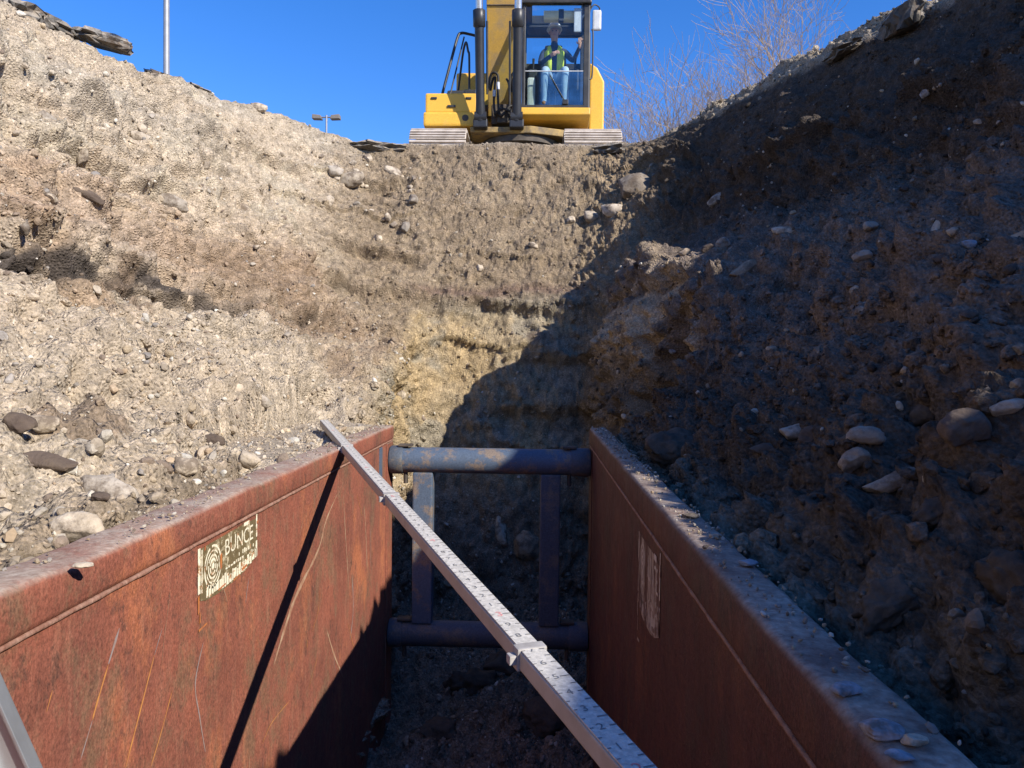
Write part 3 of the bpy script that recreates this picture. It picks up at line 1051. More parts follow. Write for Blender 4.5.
# crumbly lumps of the soil itself
wc = np.where(ZR & ~ZB, 1.0 + 1.6 * (cz < -2.9), 0) + np.where(ZF, 3.0, 0) + np.where(left_z, 0.5, 0) + np.where(ZB, 1.3, 0)
pp, nn, i, j = scatter_points(50000, wc * nearw)
rad = np.clip(0.0095 * (1 - rng.random(len(pp))) ** -0.40, 0.0095, 0.045)
ccol = colr.reshape(NV, NU, 3)[i, j] * rng.uniform(0.8, 1.2, (len(pp), 1))
VARC = [v * (1 + 0.22 * fbm(v, 1.6, 2, 370 + k))[:, None] for k, v in enumerate(VAR1)]
clods = stone_cloud('soil_clods', pp, nn, rad, ccol, VARC, F1, M['soil'], 0.4)
tag(clods, kind='stuff')

# stones one can tell apart
STONE_MESH = []
for k in range(12):
    me = bpy.data.meshes.new('stone')
    v = shape_stone(I3, 500 + k, (3, 5, 9, 11, 6, 8)[k % 6])
    v = v * (1 + 0.09 * fbm(v, 1.7, 3, 515 + k) + 0.03 * fbm(v, 6.0, 3, 520 + k))[:, None]
    v = v / np.abs(v).max(axis=0)
    fill_mesh(me, v, F3, None, smooth=True)
    STONE_MESH.append(me)
MESHES = {}


def stone(pos, nrm, sx, sy, sz, mname, k, label, cat='stone', group=None, spin=0.0, name='stone', along=None, sink=0.3):
    key = (k % 12, mname)
    if key not in MESHES:
        m2 = STONE_MESH[k % 12].copy()
        m2.materials.append(M[mname])
        MESHES[key] = m2
    o = bpy.data.objects.new(name, MESHES[key])
    col.objects.link(o)
    zx = Vector(nrm).normalized()
    a = Vector(along) if along is not None else Vector((math.cos(spin), math.sin(spin), 0.13))
    xx = (a - zx * a.dot(zx)).normalized()
    yy = zx.cross(xx)
    o.rotation_euler = Matrix((xx, yy, zx)).transposed().to_euler()
    o.scale = (sx, sy, sz)
    o.location = Vector(pos) + zx * sz * (1 - 2 * sink) * 0.6
    return tag(o, label, cat, group)


HAND = [
    # px, py, width, height (pixels), material, shape, label
    (78, 532, 46, 30, 'pale', 0, 'large pale boulder just behind the rusty left shield panel', 0.15),
    (350, 180, 30, 17, 'pale', 2, 'pale broken stone high on the bank, below the asphalt edge left of the tracks', 0.3),
    (392, 173, 28, 12, 'pale', 3, 'flat pale stone beside the broken one under the left excavator track', 0.3),
    (334, 172, 18, 12, 'grey', 5, 'grey stone left of the pale broken stone high on the bank', 0.3),
    (16, 424, 30, 20, 'brown', 3, 'dark brown block at the left end of the gravelly apron', 0.3),
    (42, 424, 27, 18, 'pale', 2, 'pale block beside the dark brown one at the left end of the apron', 0.3),
    (182, 468, 30, 22, 'pale', 1, 'pale cobble above the middle of the left shield panel', 0.25),
    (214, 441, 22, 12, 'brown', 4, 'small dark brown stone on the apron above the pale cobbles', 0.3),
    (247, 461, 24, 18, 'pale', 5, 'pale stone at the foot of the apron near the staff shadow', 0.3),
    (263, 402, 16, 12, 'grey', 2, 'blue grey stone on the apron below the damp patch', 0.3),
    (108, 492, 60, 26, 'grey', 4, 'broad flat grey slab half buried above the left panel', 0.42),
    (52, 462, 62, 10, 'brown', 8, 'long thin dark slab sticking out of the apron', 0.4),
    (100, 500, 20, 13, 'brown', 9, 'dark stone casting a black shadow above the left panel', 0.2),
    (632, 190, 38, 27, 'dull', 3, 'large grey angular boulder where the sunlight ends on the back wall', 0.2),
    (612, 211, 25, 15, 'pale', 2, 'pale block just below the large grey angular boulder', 0.2),
    (590, 218, 18, 13, 'pale', 5, 'pale wedge shaped stone left of the pale block on the back wall', 0.2),
    (571, 221, 9, 8, 'pale', 0, 'small round white stone in the sunlit back wall', 0.2),
    (478, 269, 11, 10, 'pale', 1, 'pale stone in the back wall above the plum coloured seam', 0.2),
    (533, 246, 11, 6, 'pale', 4, 'small flat pale stone in the middle of the sunlit back wall', 0.2),
    (376, 239, 12, 10, 'pale', 1, 'pale rounded stone on the left shoulder of the back wall', 0.2),
    (405, 228, 10, 12, 'grey', 3, 'grey upright stone on the left shoulder of the back wall', 0.2),
    (258, 103, 17, 10, 'pale', 2, 'pale block sitting on the left crest against the sky', 0.05),
    (204, 165, 9, 12, 'pale', 1, 'pale upright pebble midway up the left bank', 0.2),
    (241, 208, 15, 9, 'pale', 3, 'pale flat stone midway up the left bank', 0.3),
    (82, 157, 9, 17, 'pale', 0, 'tall narrow pale stone set in the left bank', 0.3),
    (138, 138, 20, 11, 'pale', 5, 'pale blocky stone in the upper left bank', 0.3),
    (45, 118, 18, 11, 'grey', 9, 'grey stone in the upper left bank near the frame edge', 0.3),
    (172, 203, 30, 14, 'grey', 4, 'cluster sized grey stone in the middle of the left bank', 0.4),
    (88, 195, 28, 9, 'brown', 7, 'dark flat stone with a crack shadow in the left bank', 0.4),
    (715, 202, 22, 11, 'grey', 3, 'pale flat stone high in the shaded right bank', 0.25),
    (782, 232, 24, 10, 'pale', 2, 'pale wedge of stone in the shaded bank beneath the bare trees', 0.2),
    (740, 272, 42, 13, 'tan', 1, 'long tan stone lying slantwise in the shaded bank', 0.3),
    (869, 228, 15, 12, 'grey', 9, 'grey triangular stone in the upper shaded bank', 0.25),
    (938, 228, 22, 8, 'pale', 4, 'flat white stone in the upper shaded bank, one of two side by side', 0.2),
    (968, 246, 13, 10, 'slate', 2, 'blue grey chip just below the flat white stone', 0.2),
    (953, 233, 12, 9, 'pale', 5, 'small white stone to the right of the flat white one', 0.2),
    (862, 257, 18, 10, 'grey', 0, 'pale oval stone in the middle of the shaded bank', 0.2),
    (684, 255, 15, 10, 'tan', 1, 'small tan cobble on top of the trench shoulder', 0.2),
    (708, 250, 13, 9, 'brown', 0, 'dull pink cobble on the trench shoulder', 0.2),
    (723, 246, 15, 13, 'grey', 0, 'round grey cobble on the trench shoulder', 0.25),
    (790, 433, 34, 17, 'grey', 1, 'pale oblong cobble tilted up in the shaded slope', 0.25),
    (813, 442, 27, 26, 'brown', 0, 'rounded brown cobble next to the pale oblong one', 0.3),
    (865, 436, 34, 18, 'dull', 6, 'tan flat cobble in the shaded slope above the long pale one', 0.25),
    (855, 462, 30, 20, 'dull', 0, 'pale round cobble just above the long pale stone', 0.25),
    (886, 486, 68, 19, 'dull', 1, 'longest pale grey stone, low in the shaded slope', 0.3),
    (925, 414, 25, 20, 'brown', 6, 'brown round cobble between the tan flat one and the big brown rock', 0.3),
    (963, 432, 42, 36, 'brown', 0, 'big reddish brown boulder in the shaded slope', 0.35),
    (1018, 352, 16, 12, 'pale', 1, 'pale cobble at the right frame edge halfway up the shaded bank', 0.2),
    (1004, 410, 34, 11, 'grey', 3, 'pale grey flat stone near the right frame edge', 0.25),
    (1017, 388, 14, 10, 'pale', 2, 'small pale block just under the cobble at the right frame edge', 0.25),
    (765, 450, 34, 14, 'brown', 7, 'brown flat stone at the foot of the pale oblong cobble', 0.35),
    (855, 291, 10, 8, 'pale', 0, 'tiny pale round stone below the oval one in the shaded bank', 0.2),
    (861, 311, 11, 8, 'pale', 6, 'little pale pebble in the centre of the shaded bank', 0.2),
    (945, 370, 9, 9, 'pale', 5, 'pale chip in the shaded bank left of the frame edge cobbles', 0.2),
    (818, 352, 9, 9, 'pale', 3, 'pale chip above the cobbles of the shaded slope', 0.2),
    (960, 620, 15, 11, 'pale', 0, 'lone pale pebble in the dark soil right of the shield', 0.2),
    (528, 546, 30, 30, 'tan', 4, 'round stone in the trench seen between the blue posts', 0.3),
    (502, 530, 14, 34, 'pale', 8, 'pale upright stone smear in the wall seen between the blue posts', 0.42),
]
PXR = 1 / F
for k, (px, py, wd, ht, mn, shp, lab, sk) in enumerate(HAND):
    h, n = on_ground(px, py)
    if h is None:
        for dy in range(1, 14):
            h, n = on_ground(px, py + dy)
            if h is not None:
                break
    if h is None:
        continue
    dist = (h - CAM).length
    a = wd * PXR * dist / 2
    b = ht * PXR * dist / 2
    nn_ = (n + Vector((0, 0, 0.5)) - ray(px, py) * 0.5).normalized()
    al = Vector((1, 0, (-0.1, 0.15, -0.25, 0.05)[k % 4]))
    if lab.startswith('longest'):
        al = Vector((1, 0, -0.08))
    if lab.startswith('long tan'):
        al = Vector((1, 0, 0.55))
    stone(h, nn_, a, max(b, a * 0.32), max(min(a, b) * 0.85, 0.02), mn, shp, lab, group='loose stones in the trench banks', along=al, sink=sk,
          name='boulder' if 'boulder' in lab else 'stone', cat='boulder' if 'boulder' in lab else 'stone')

# big clods
for (px, py, wd, ht, lab, shp) in [
        (664, 452, 58, 46, 'dark wet clod slumped behind the far end of the right panel', 3),
        (1004, 584, 78, 62, 'biggest dark clod at the right frame edge beside the shield', 1),
        (512, 668, 58, 36, 'big dark clod on the trench floor just past the lower pipe', 6),
        (470, 690, 50, 34, 'dark clod on the trench floor left of the biggest one', 0),
        (545, 720, 52, 36, 'rounded clod low on the trench floor by the right panel', 4),
        (440, 735, 46, 30, 'flat clod on the trench floor near the left panel', 7),
        (890, 610, 60, 40, 'dark lump of soil in the slope beside the right panel', 0),
        (930, 520, 48, 30, 'lump of soil under the longest pale stone', 1)]:
    h, n = on_ground(px, py)
    if h is None:
        continue
    dist = (h - CAM).length
    o = stone(h, (n + Vector((0, 0, 0.6))).normalized(), wd * PXR * dist / 2, ht * PXR * dist / 2, ht * PXR * dist / 2 * 0.8, 'brown', shp, lab, cat='soil clod', group='clods of dark soil', name='soil_clod', sink=0.3)
    # clods are soil all through
cm = stone_material('dark_soil_clod', (0.075, 0.057, 0.043), (0.12, 0.092, 0.07))
for o in list(col.objects):
    if o.name.startswith('soil_clod') and o.get('kind') != 'stuff':
        o.data = o.data.copy()
        o.data.materials[0] = cm
        cv = np.array([v.co[:] for v in o.data.vertices])
        sk_ = int(abs(o.location.x * 1000)) % 97
        cl_, _v = worley(cv, 2.6, 900 + sk_)
        cl2, _v = worley(cv, 5.5, 930 + sk_)
        cv = cv * (1 + 0.22 * fbm(cv, 1.5, 4, 910 + sk_, gain=0.6) + 0.45 * np.clip(0.5 - cl_, 0, 1) + 0.3 * np.clip(0.5 - cl2, 0, 1))[:, None] * 0.9
        o.data.vertices.foreach_set('co', cv.astype(np.float32).ravel())
        o.data.update()

# the rest of the larger stones: those of one bank look alike
zones = [('left', left_z & (cz > -2.7), 34, (0.025, 0.06), ['pale', 'grey', 'tan', 'tan'], 'stone half buried in the sunlit left bank above the dark seam', 'stones half buried in the sunlit left bank'),
         ('apron', left_z & (cz < -2.85), 62, (0.022, 0.052), ['pale', 'pale', 'grey', 'tan'], 'loose stone lying on the sunlit apron above the left panel', 'loose stones on the sunlit apron'),
         ('shoulder', (cri > 15.5) & (cx < -1.6) & (cx > -2.9) & (cz > -1.5) & (cz < -0.15) & (cy > 9.3), 24, (0.03, 0.085), ['pale', 'grey', 'pale', 'dull'], 'loose pale rubble stone high on the left shoulder of the end wall', 'rubble on the left shoulder'),
         ('floor', ZF & (cy > 4.9), 18, (0.03, 0.09), ['dull', 'tan', 'brown', 'grey'], 'rubble stone on the trench floor beyond the lower pipe', 'rubble on the trench floor'),
         ('back', ZB, 26, (0.025, 0.06), ['pale', 'grey', 'tan', 'brown'], 'stone stuck in the wall of earth below the excavator', 'stones in the back wall'),
         ('right', ZR & ~ZB & (cz > -3.9), 80, (0.02, 0.05), ['brown', 'brown', 'grey', 'tan', 'slate'], 'stone stuck in the dark shaded right bank', 'stones in the shaded right bank')]
for nm, msk, n, (r0, r1), mats_, lab, grp in zones:
    pp, nn, i, j = scatter_points(n, msk.astype(float) * np.where(cy < 3, 0.5, 1.0))
    for k in range(n):
        s = r0 * (r1 / r0) ** (random.random() ** 1.7)
        stone(pp[k], Vector(nn[k]) + Vector((0, -0.2, 0.4)), s * random.uniform(0.9, 1.5), s * random.uniform(0.7, 1.1), s * random.uniform(0.45, 0.8), random.choice(mats_), random.randrange(12),
              lab, group=grp, spin=random.uniform(0, 6.28), sink=0.28)


# ------------------------------------------------------------------ broken asphalt along the crest
def slab(pts, z0, th, label, tilt=(0, 0), name='asphalt_slab'):
    """an irregular broken piece of paving; pts are plan points"""
    cxm = sum(p[0] for p in pts) / len(pts)
    cym = sum(p[1] for p in pts) / len(pts)
    b = bmesh.new()
    lay = []
    for zz, sh in ((-th, 0.82), (-th * 0.72, 0.98), (-th * 0.5, 0.9), (-th * 0.28, 1.0), (0, 0.9)):
        ring = []
        for k, (px_, py_) in enumerate(pts):
            nx_, ny_ = pts[(k + 1) % len(pts)]
            for q in range(9):
                u = q / 9
                X = px_ * (1 - u) + nx_ * u
                Y = py_ * (1 - u) + ny_ * u
                jx = mnoise.noise((X * 9, Y * 9, zz * 30)) * 0.07 + mnoise.noise((X * 31, Y * 31, zz * 60)) * 0.035
                jy = mnoise.noise((X * 9 + 40, Y * 9, zz * 30)) * 0.07 + mnoise.noise((X * 31 + 9, Y * 31, zz * 60)) * 0.035
                xx, yy = cxm + (X - cxm) * sh + jx, cym + (Y - cym) * sh + jy
                ring.append(b.verts.new((xx, yy, z0 + zz + (xx - cxm) * tilt[0] + (yy - cym) * tilt[1] + mnoise.noise((X * 6, Y * 6, zz * 20)) * 0.015)))
        lay.append(ring)
    n = len(lay[0])
    for a_, c_ in ((0, 1), (1, 2), (2, 3), (3, 4)):
        for k in range(n):
            b.faces.new((lay[a_][k], lay[a_][(k + 1) % n], lay[c_][(k + 1) % n], lay[c_][k]))
    b.faces.new(lay[0][::-1])
    b.faces.new(lay[4])
    mb = MB()
    mb.bm.free()
    mb.bm = b
    o = mb.build(name, M['asphalt'], loc=(cxm, cym, z0))
    return tag(o, label, 'asphalt slab', 'broken asphalt pieces along the crest')


def plan(px0, px1, py, y, depth, z):
    a, b = at(px0, py, y), at(px1, py, y)
    return [(a.x, a.y), ((a.x + b.x) / 2, a.y - 0.12), (b.x, b.y + 0.1), (b.x - 0.1, b.y + depth), ((a.x + b.x) / 2, a.y + depth + 0.1), (a.x, a.y + depth)]


for px0, px1, py, y, dp, th, tl, lab in [
        (70, 122, 33, 7.85, 0.4, 0.13, (-0.2, 0.15), 'dark broken asphalt slab jutting out near the top of the left bank'),
        (2, 32, 6, 7.1, 0.4, 0.16, (-0.1, 0.1), 'thick dark asphalt chunk at the top left corner of the crest'),
        (30, 64, 20, 7.55, 0.4, 0.14, (-0.35, 0.0), 'dark asphalt piece wedged between the corner chunk and the jutting slab'),
        (144, 170, 78, 8.75, 0.35, 0.16, (-0.2, 0.0), 'dark hollow edged asphalt lump at the foot of the tall light pole'),
        (182, 208, 88, 9.0, 0.3, 0.08, (-0.2, 0.0), 'small flat asphalt piece right of the tall light pole'),
        (336, 404, 146, 10.8, 0.5, 0.12, (0.0, 0.0), 'long dark asphalt edge beside the left excavator track'),
        (594, 646, 149, 10.8, 0.4, 0.13, (0.02, 0.0), 'dark asphalt edge beneath the right excavator track'),
        (896, 930, 14, 6.8, 0.3, 0.2, (0.25, 0.0), 'dark asphalt block on the right crest against the sky'),
        (836, 872, 46, 7.5, 0.3, 0.08, (0.25, 0.0), 'pale topped asphalt piece on the right crest below the block')]:
    pz = at((px0 + px1) / 2, py, y)
    slab(plan(px0, px1, py, y, dp, 0), pz.z + th / 2, th, lab, tl)

# ------------------------------------------------------------------ the steel trench shield
XL, XRI, TOP, BOT, Y0, Y1 = -1.03, 0.42, -3.765, -6.02, -0.75, 5.5
box = empty('trench_shield', (-0.3, 2.4, BOT), 'rusty steel trench shield with blue cross pipes standing in the excavation', 'trench shield')


def on_x(px, py, X):
    d = ray(px, py)
    return CAM + d * (X / d.x)


def on_z(px, py, Z):
    d = ray(px, py)
    return CAM + d * ((Z - CAM.z) / d.z)


def wobble_rail(mb, x0, x1, y0, y1, z0, z1, seed):
    """the hollow top rail, with dented rounded edges"""
    n = 90
    prof = []
    r = 0.02
    for (cx_, cz_, a0) in ((x1 - r, z1 - r, 0), (x0 + r, z1 - r, 90), (x0 + r, z0 + r, 180), (x1 - r, z0 + r, 270)):
        for k in range(4):
            prof.append((cx_ + r * math.cos(R(a0 + k * 30)), cz_ + r * math.sin(R(a0 + k * 30))))
    vs, fs = [], []
    m = len(prof)
    for i in range(n + 1):
        Y = y0 + (y1 - y0) * i / n
        for k, (X, Z) in enumerate(prof):
            dz = 0.007 * mnoise.noise((X * 9 + seed, Y * 3.1, 0)) + 0.004 * mnoise.noise((X * 30 + seed, Y * 14, 3))
            dx = 0.004 * mnoise.noise((Y * 4, seed, Z * 6))
            vs.append((X + dx, Y, Z + (dz if Z > (z0 + z1) / 2 else 0)))
    for i in range(n):
        for k in range(m):
            fs.append((i * m + k, i * m + (k + 1) % m, (i + 1) * m + (k + 1) % m, (i + 1) * m + k))
    mb._add(vs, fs, True)
    mb._add([vs[k] for k in range(m)], [list(range(m))])
    mb._add([vs[n * m + k] for k in range(m)], [list(range(m))[::-1]])


def panel(side):
    lf = side == 'left'
    xi = XL if lf else XRI                       # inner face of the rail
    s = -1 if lf else 1                          # outwards
    xs = xi + s * 0.010                          # face of the sheet
    xo = xi + s * (0.15 if lf else 0.112)
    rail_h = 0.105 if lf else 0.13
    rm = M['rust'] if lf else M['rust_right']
    mb = MB()
    mb.box((min(xs, xo), Y0, BOT), (max(xs, xo), Y1 - 0.001, TOP - rail_h + 0.004), 0.006)
    nx = -s
    pl = mb.build('side_panel', [rm, M['scratch_orange'], M['scratch_grey'], M['scratch_clay']], box, recalc=True)
    mb = MB()
    wobble_rail(mb, min(xi, xo - s * 0.005), max(xi, xo + s * 0.004), Y0, Y1, TOP - rail_h, TOP, 5 if lf else 25)
    mb.build('top_rail', rm, pl, recalc=True)
    mb = MB()
    zb = TOP - rail_h - 0.002
    path = [(xs - s * 0.002, Y0 + (Y1 - Y0) * k / 120, zb + 0.003 * mnoise.noise((k * 0.9, 1, 7))) for k in range(121)]
    mb.tube(path, [0.007 + 0.003 * mnoise.noise((k * 1.7, 4, 9)) for k in range(121)], 6)
    mb.build('weld_seam', M['weld'], pl)
    mb = MB()
    mb.box((min(xi + s * 0.004, xs), Y1 - 0.22, BOT), (max(xi + s * 0.004, xs) + 0.001, Y1 - 0.004, TOP - rail_h - 0.012), 0.004)
    mb.build('end_post', rm, pl, recalc=True)
    return pl, xs, nx


pl, xs, nx = panel('left')
# scrapes on the left sheet: part of its own mesh
mb = MB()
for pts, wd, mi in [
        ([(119, 628), (108, 664)], 0.012, 2), ([(108, 664), (96, 705), (92, 720)], 0.008, 1), ([(92, 720), (86, 740), (80, 760)], 0.005, 2),
        ([(162, 628), (154, 655)], 0.004, 2), ([(154, 655), (140, 710), (125, 768)], 0.008, 1), ([(172, 690), (160, 735), (150, 768)], 0.006, 1),
        ([(203, 642), (195, 683), (199, 715), (205, 752)], 0.008, 2),
        ([(338, 492), (326, 520), (318, 550), (297, 593), (284, 630), (273, 667)], [0.006, 0.018, 0.02, 0.03, 0.028, 0.008], 3),
        ([(326, 628), (334, 655), (344, 679)], [0.006, 0.02, 0.008], 3), ([(343, 492), (345, 530), (349, 593)], 0.012, 3),
        ([(364, 505), (366, 540), (367, 572)], 0.014, 3), ([(352, 575), (353, 610), (350, 640)], 0.012, 2),
        ([(320, 588), (318, 610), (312, 632)], 0.004, 1), ([(318, 655), (308, 690)], 0.004, 1), ([(52, 690), (46, 712)], 0.004, 1),
        ([(335, 600), (336, 640), (339, 660)], 0.0025, 3), ([(290, 700), (272, 722), (262, 744)], 0.004, 1)]:
    mb.mi = mi
    sp = smooth_path([on_x(a, b, xs) for a, b in pts], 6)
    n = len(sp)
    ww = wd if isinstance(wd, list) else [wd] * len(pts)
    wi = [np.interp(k / (n - 1) * (len(ww) - 1), range(len(ww)), ww) * (0.55 + 0.45 * abs(math.sin(k * 2.3))) * min(1, 0.25 + k / 3, 0.25 + (n - 1 - k) / 3) for k in range(n)]
    mb.quadstrip(sp, wi, (1, 0, 0), 0.0012)
sr_ = random.Random(17)
for _k in range(46):                                   # small scuffs and runs all over the sheet
    y_ = sr_.uniform(1.0, 5.2)
    z_ = sr_.uniform(-5.6, -3.95)
    ln_ = sr_.uniform(0.04, 0.28)
    a_ = sr_.gauss(0.0, 0.35)
    mb.mi = sr_.choice((1, 2, 2, 3, 3, 3))
    pts = [Vector((xs, y_ + ln_ * q / 5 * math.sin(a_) + sr_.uniform(-0.004, 0.004), z_ - ln_ * q / 5 * math.cos(a_))) for q in range(6)]
    wd_ = sr_.uniform(0.0015, 0.006)
    mb.quadstrip(pts, [wd_ * f for f in (0.3, 0.8, 1.0, 0.7, 0.9, 0.2)], (1, 0, 0), 0.0014)
bm = bmesh.new()
bm.from_mesh(pl.data)
base = Vector(box.location)
off = len(bm.verts)
nv = [bm.verts.new(v.co - base) for v in mb.bm.verts]
mb.bm.verts.index_update()
for f in mb.bm.faces:
    g = bm.faces.new([nv[v.index] for v in f.verts])
    g.material_index = f.material_index
bm.to_mesh(pl.data)
bm.free()
mb.bm.free()
# collar slot near the far end
mb = MB()
mb.box((XL - 0.012, 5.03, -4.12), (XL - 0.003, 5.11, -3.885), 0.002)
mb.build('collar_slot', M['blue'], pl)
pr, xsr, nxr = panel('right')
mb = MB()
mb.mi = 0


def sign(parent, X, nrm, y0, y1, z0, z1, flip, mats_, lift, worn):
    """the maker's sign: outlined plate, rings on the left, lettering on the right"""
    sx = -1 if flip else 1
    base_ = MB()
    e = nrm * lift
    W, H = y1 - y0, z1 - z0

    def pt(u, v, k=0):
        yy = y0 + u * W if not flip else y1 - u * W
        return Vector((X + e + nrm * 0.0006 * k, yy, z0 + v * H))
    # plate with torn lower corner
    outline = [(0.03, 0.1), (0.12, 0.03), (0.3, 0.0), (0.62, 0.02), (0.8, 0.08), (1.0, 0.2), (1.0, 0.97), (0.76, 1.0), (0.03, 0.98)]
    vs = [pt(u, v) for u, v in outline]
    base_._add(vs, [list(range(len(vs)))])
    pb = base_.build('nameplate', mats_[0], parent)
    let = MB()

    def rect(u0, v0, u1, v1, k=1):
        let._add([pt(u0, v0, k), pt(u1, v0, k), pt(u1, v1, k), pt(u0, v1, k)], [(0, 1, 2, 3)])
    rect(0.0, 0.22, 0.035, 1.0)
    rect(0.05, 0.2, 0.065, 0.95)
    rect(0.975, 0.6, 1.0, 1.12)
    rect(0.97, 0.2, 1.0, 0.52)
    rect(0.74, 0.95, 0.85, 1.02)
    # rings of the emblem
    for a_, b_ in ((0.13, 0.115), (0.10, 0.09), (0.075, 0.062), (0.05, 0.035), (0.022, 0.0)):
        n = 26
        for k in range(n):
            t0, t1 = 2 * math.pi * k / n, 2 * math.pi * (k + 1) / n
            if (k * 7 + int(a_ * 300)) % 11 == 0:
                continue
            let._add([pt(0.22 + a_ * math.cos(t), 0.55 + 3.0 * a_ * math.sin(t), 1) for t in (t0, t1)] + [pt(0.22 + b_ * math.cos(t), 0.55 + 3.0 * b_ * math.sin(t), 1) for t in (t1, t0)], [(0, 1, 2, 3)])
    # lettering
    for body, u, v, hgt, wid in (('BUNCE', 0.665, 0.75, 0.30, 0.50),):
        co, fs = text_mesh(body, 1.0, Matrix.Identity(4))
        xs_ = [c.x for c in co]
        ys_ = [c.y for c in co]
        let._add([pt(u + (c.x - (max(xs_) + min(xs_)) / 2) / (max(xs_) - min(xs_)) * wid, v + (c.y - (max(ys_) + min(ys_)) / 2) / (max(ys_) - min(ys_)) * hgt, 1) for c in co], fs)
    rr = random.Random(5)
    for row, (v0, v1) in enumerate(((0.44, 0.53), (0.34, 0.40))):       # the smaller lines are worn to dashes
        u = 0.42 + 0.1 * (1 - row)
        while u < 0.92:
            wdt = rr.uniform(0.012, 0.035)
            if rr.random() < 0.7:
                rect(u, v0, u + wdt, v1 - rr.uniform(0, 0.03))
            u += wdt + 0.014
    # the pale band along the bottom
    u = 0.12
    while u < 0.98:
        wdt = rr.uniform(0.02, 0.06)
        lo = 0.03 + max(0, u - 0.6) * 0.35
        rect(u, lo + rr.uniform(0, 0.05), min(u + wdt, 0.985), 0.24 + rr.uniform(-0.04, 0.05) + max(0, u - 0.6) * 0.3)
        u += wdt + rr.uniform(0.002, 0.012)
    let.mi = 1
    sp = let
    for (ua, va, ub, vb) in ((0.09, 0.99, 0.3, 1.02), (0.33, 1.0, 0.56, 1.03), (0.6, 0.99, 0.7, 1.02), (0.0, -0.12, 0.02, 0.2), (0.02, -0.3, 0.035, -0.1), (0.01, -0.42, 0.13, -0.36), (0.985, 0.85, 1.02, 0.93), (0.55, 0.02, 0.66, 0.08), (0.09, 0.9, 0.11, 1.0), (0.3, 0.04, 0.42, 0.1), (0.7, 0.1, 0.8, 0.18), (0.33, 0.4, 0.36, 0.7)):
        sp._add([pt(ua, va, 2), pt(ub, va + 0.03, 2), pt(ub, vb, 2), pt(ua, vb - 0.02, 2)], [(0, 1, 2, 3)])
    let.build('lettering', [mats_[1], mats_[2]], pb)


sign(pl, xs, 1, 2.28, 2.78, -4.075, -3.89, False, (M['plate'], M['cream'], M['rust_spot']), 0.002, 0)
sign(pr, xsr, -1, 2.45, 2.95, -4.26, -3.955, True, (M['plate_dark'], worn_paint('faded_lettering', (0.62, 0.56, 0.46), (0.13, 0.07, 0.05), 0.48, 0.05, 20, (1, 1, 0.2)), M['plate_dark']), 0.002, 0)


def pipe(z, y, label):
    mb = MB()
    mb.tube([(XL + 0.002, y, z), (XRI - 0.002, y, z)], 0.092, 28)
    o = mb.build('cross_pipe', M['blue'] if z > -4.5 else M['blue_dusty'], box)
    for x0, x1 in ((XL + 0.003, XL + 0.10), (XRI - 0.14, XRI - 0.003)):
        mb = MB()
        mb.tube([(x0, y, z), (x0 + 0.012, y, z), (x1 - 0.012, y, z), (x1, y, z)], [0.098, 0.103, 0.103, 0.098], 28)
        mb.build('end_collar', M['blue_dusty'], o)
    for x0 in (XL + 0.115, XRI - 0.15):
        mb = MB()
        mb.tube([(x0, y - 0.01, z - 0.17), (x0, y - 0.01, z + 0.115)], 0.016, 10)
        mb.box((x0 - 0.05, y - 0.05, z + 0.10), (x0 + 0.05, y + 0.03, z + 0.116), 0.004)
        mb.build('lock_pin', M['track_dark'], o)
    return o


pipe(-4.005, 5.38, None)
pipe(-5.275, 5.38, None)
for X in (-0.785, 0.135):
    mb = MB()
    mb.box((X - 0.072, 5.32, -5.19), (X + 0.072, 5.44, -4.09), 0.012)
    mb.build('upright_post', M['blue_dusty'] if X > 0 else M['blue'], box)

# crumbs of earth lying on the panel tops
n = 1700
pp = np.zeros((n, 3))
lf = rng.random(n) < 0.45
pp[:, 0] = np.where(lf, rng.uniform(XL - 0.148, XL - 0.012, n), XRI + 0.112 - 0.10 * rng.random(n) ** 1.4)
pp[:, 1] = 0.7 + 4.8 * rng.random(n) ** 0.7
cl = vnoise(pp, 2.3, 77) + 0.35 * vnoise(pp, 8, 78)
keep = (cl > 0.0) | (rng.random(n) < 0.15) | ((~lf) & (pp[:, 1] > 3.0))
pp = pp[keep]
lf = lf[keep]
pp[:, 2] = TOP + 0.003
rad = np.clip(0.0028 * (1 - rng.random(len(pp))) ** -0.42, 0.0028, 0.009)
nn = np.zeros_like(pp)
nn[:, 2] = 1
cc = PALETTE[rng.integers(0, len(PALETTE), len(pp))] * rng.uniform(0.6, 1.0, (len(pp), 1))
tag(stone_cloud('earth_crumbs', pp, nn, rad, cc, VAR0, F0, M['gravel'], 0.1), kind='stuff')
for px, py, wd, ht, mn, shp, lab in [
        (746, 564, 24, 9, 'slate', 1, 'blue grey flat pebble on the top rail of the right panel, halfway along'),
        (690, 517, 18, 8, 'pale', 2, 'pale chip on the sunlit part of the right top rail'),
        (714, 537, 12, 6, 'pale', 5, 'tiny pale chip between the sunlit chip and the blue grey pebble'),
        (846, 692, 28, 15, 'slate', 0, 'smooth blue grey pebble on the wide near part of the right top rail'),
        (879, 733, 40, 22, 'slate', 3, 'dark angular stone lowest on the right top rail'),
        (914, 744, 24, 17, 'pale', 9, 'pale chip right of the dark angular stone on the top rail'),
        (898, 757, 26, 10, 'slate', 7, 'flat sliver in front of the pale chip on the top rail'),
        (83, 566, 18, 6, 'pale', 4, 'flat pale stone lying on the dusty top of the left panel')]:
    h = on_z(px, py, TOP + 0.004)
    dist = (h - CAM).length
    stone(h, (0, 0, 1), wd * PXR * dist / 2, wd * PXR * dist * 0.36, ht * PXR * dist * 0.34, mn, shp, lab, group='pebbles on the panel tops', along=(1, 0.15, 0), sink=0.15)

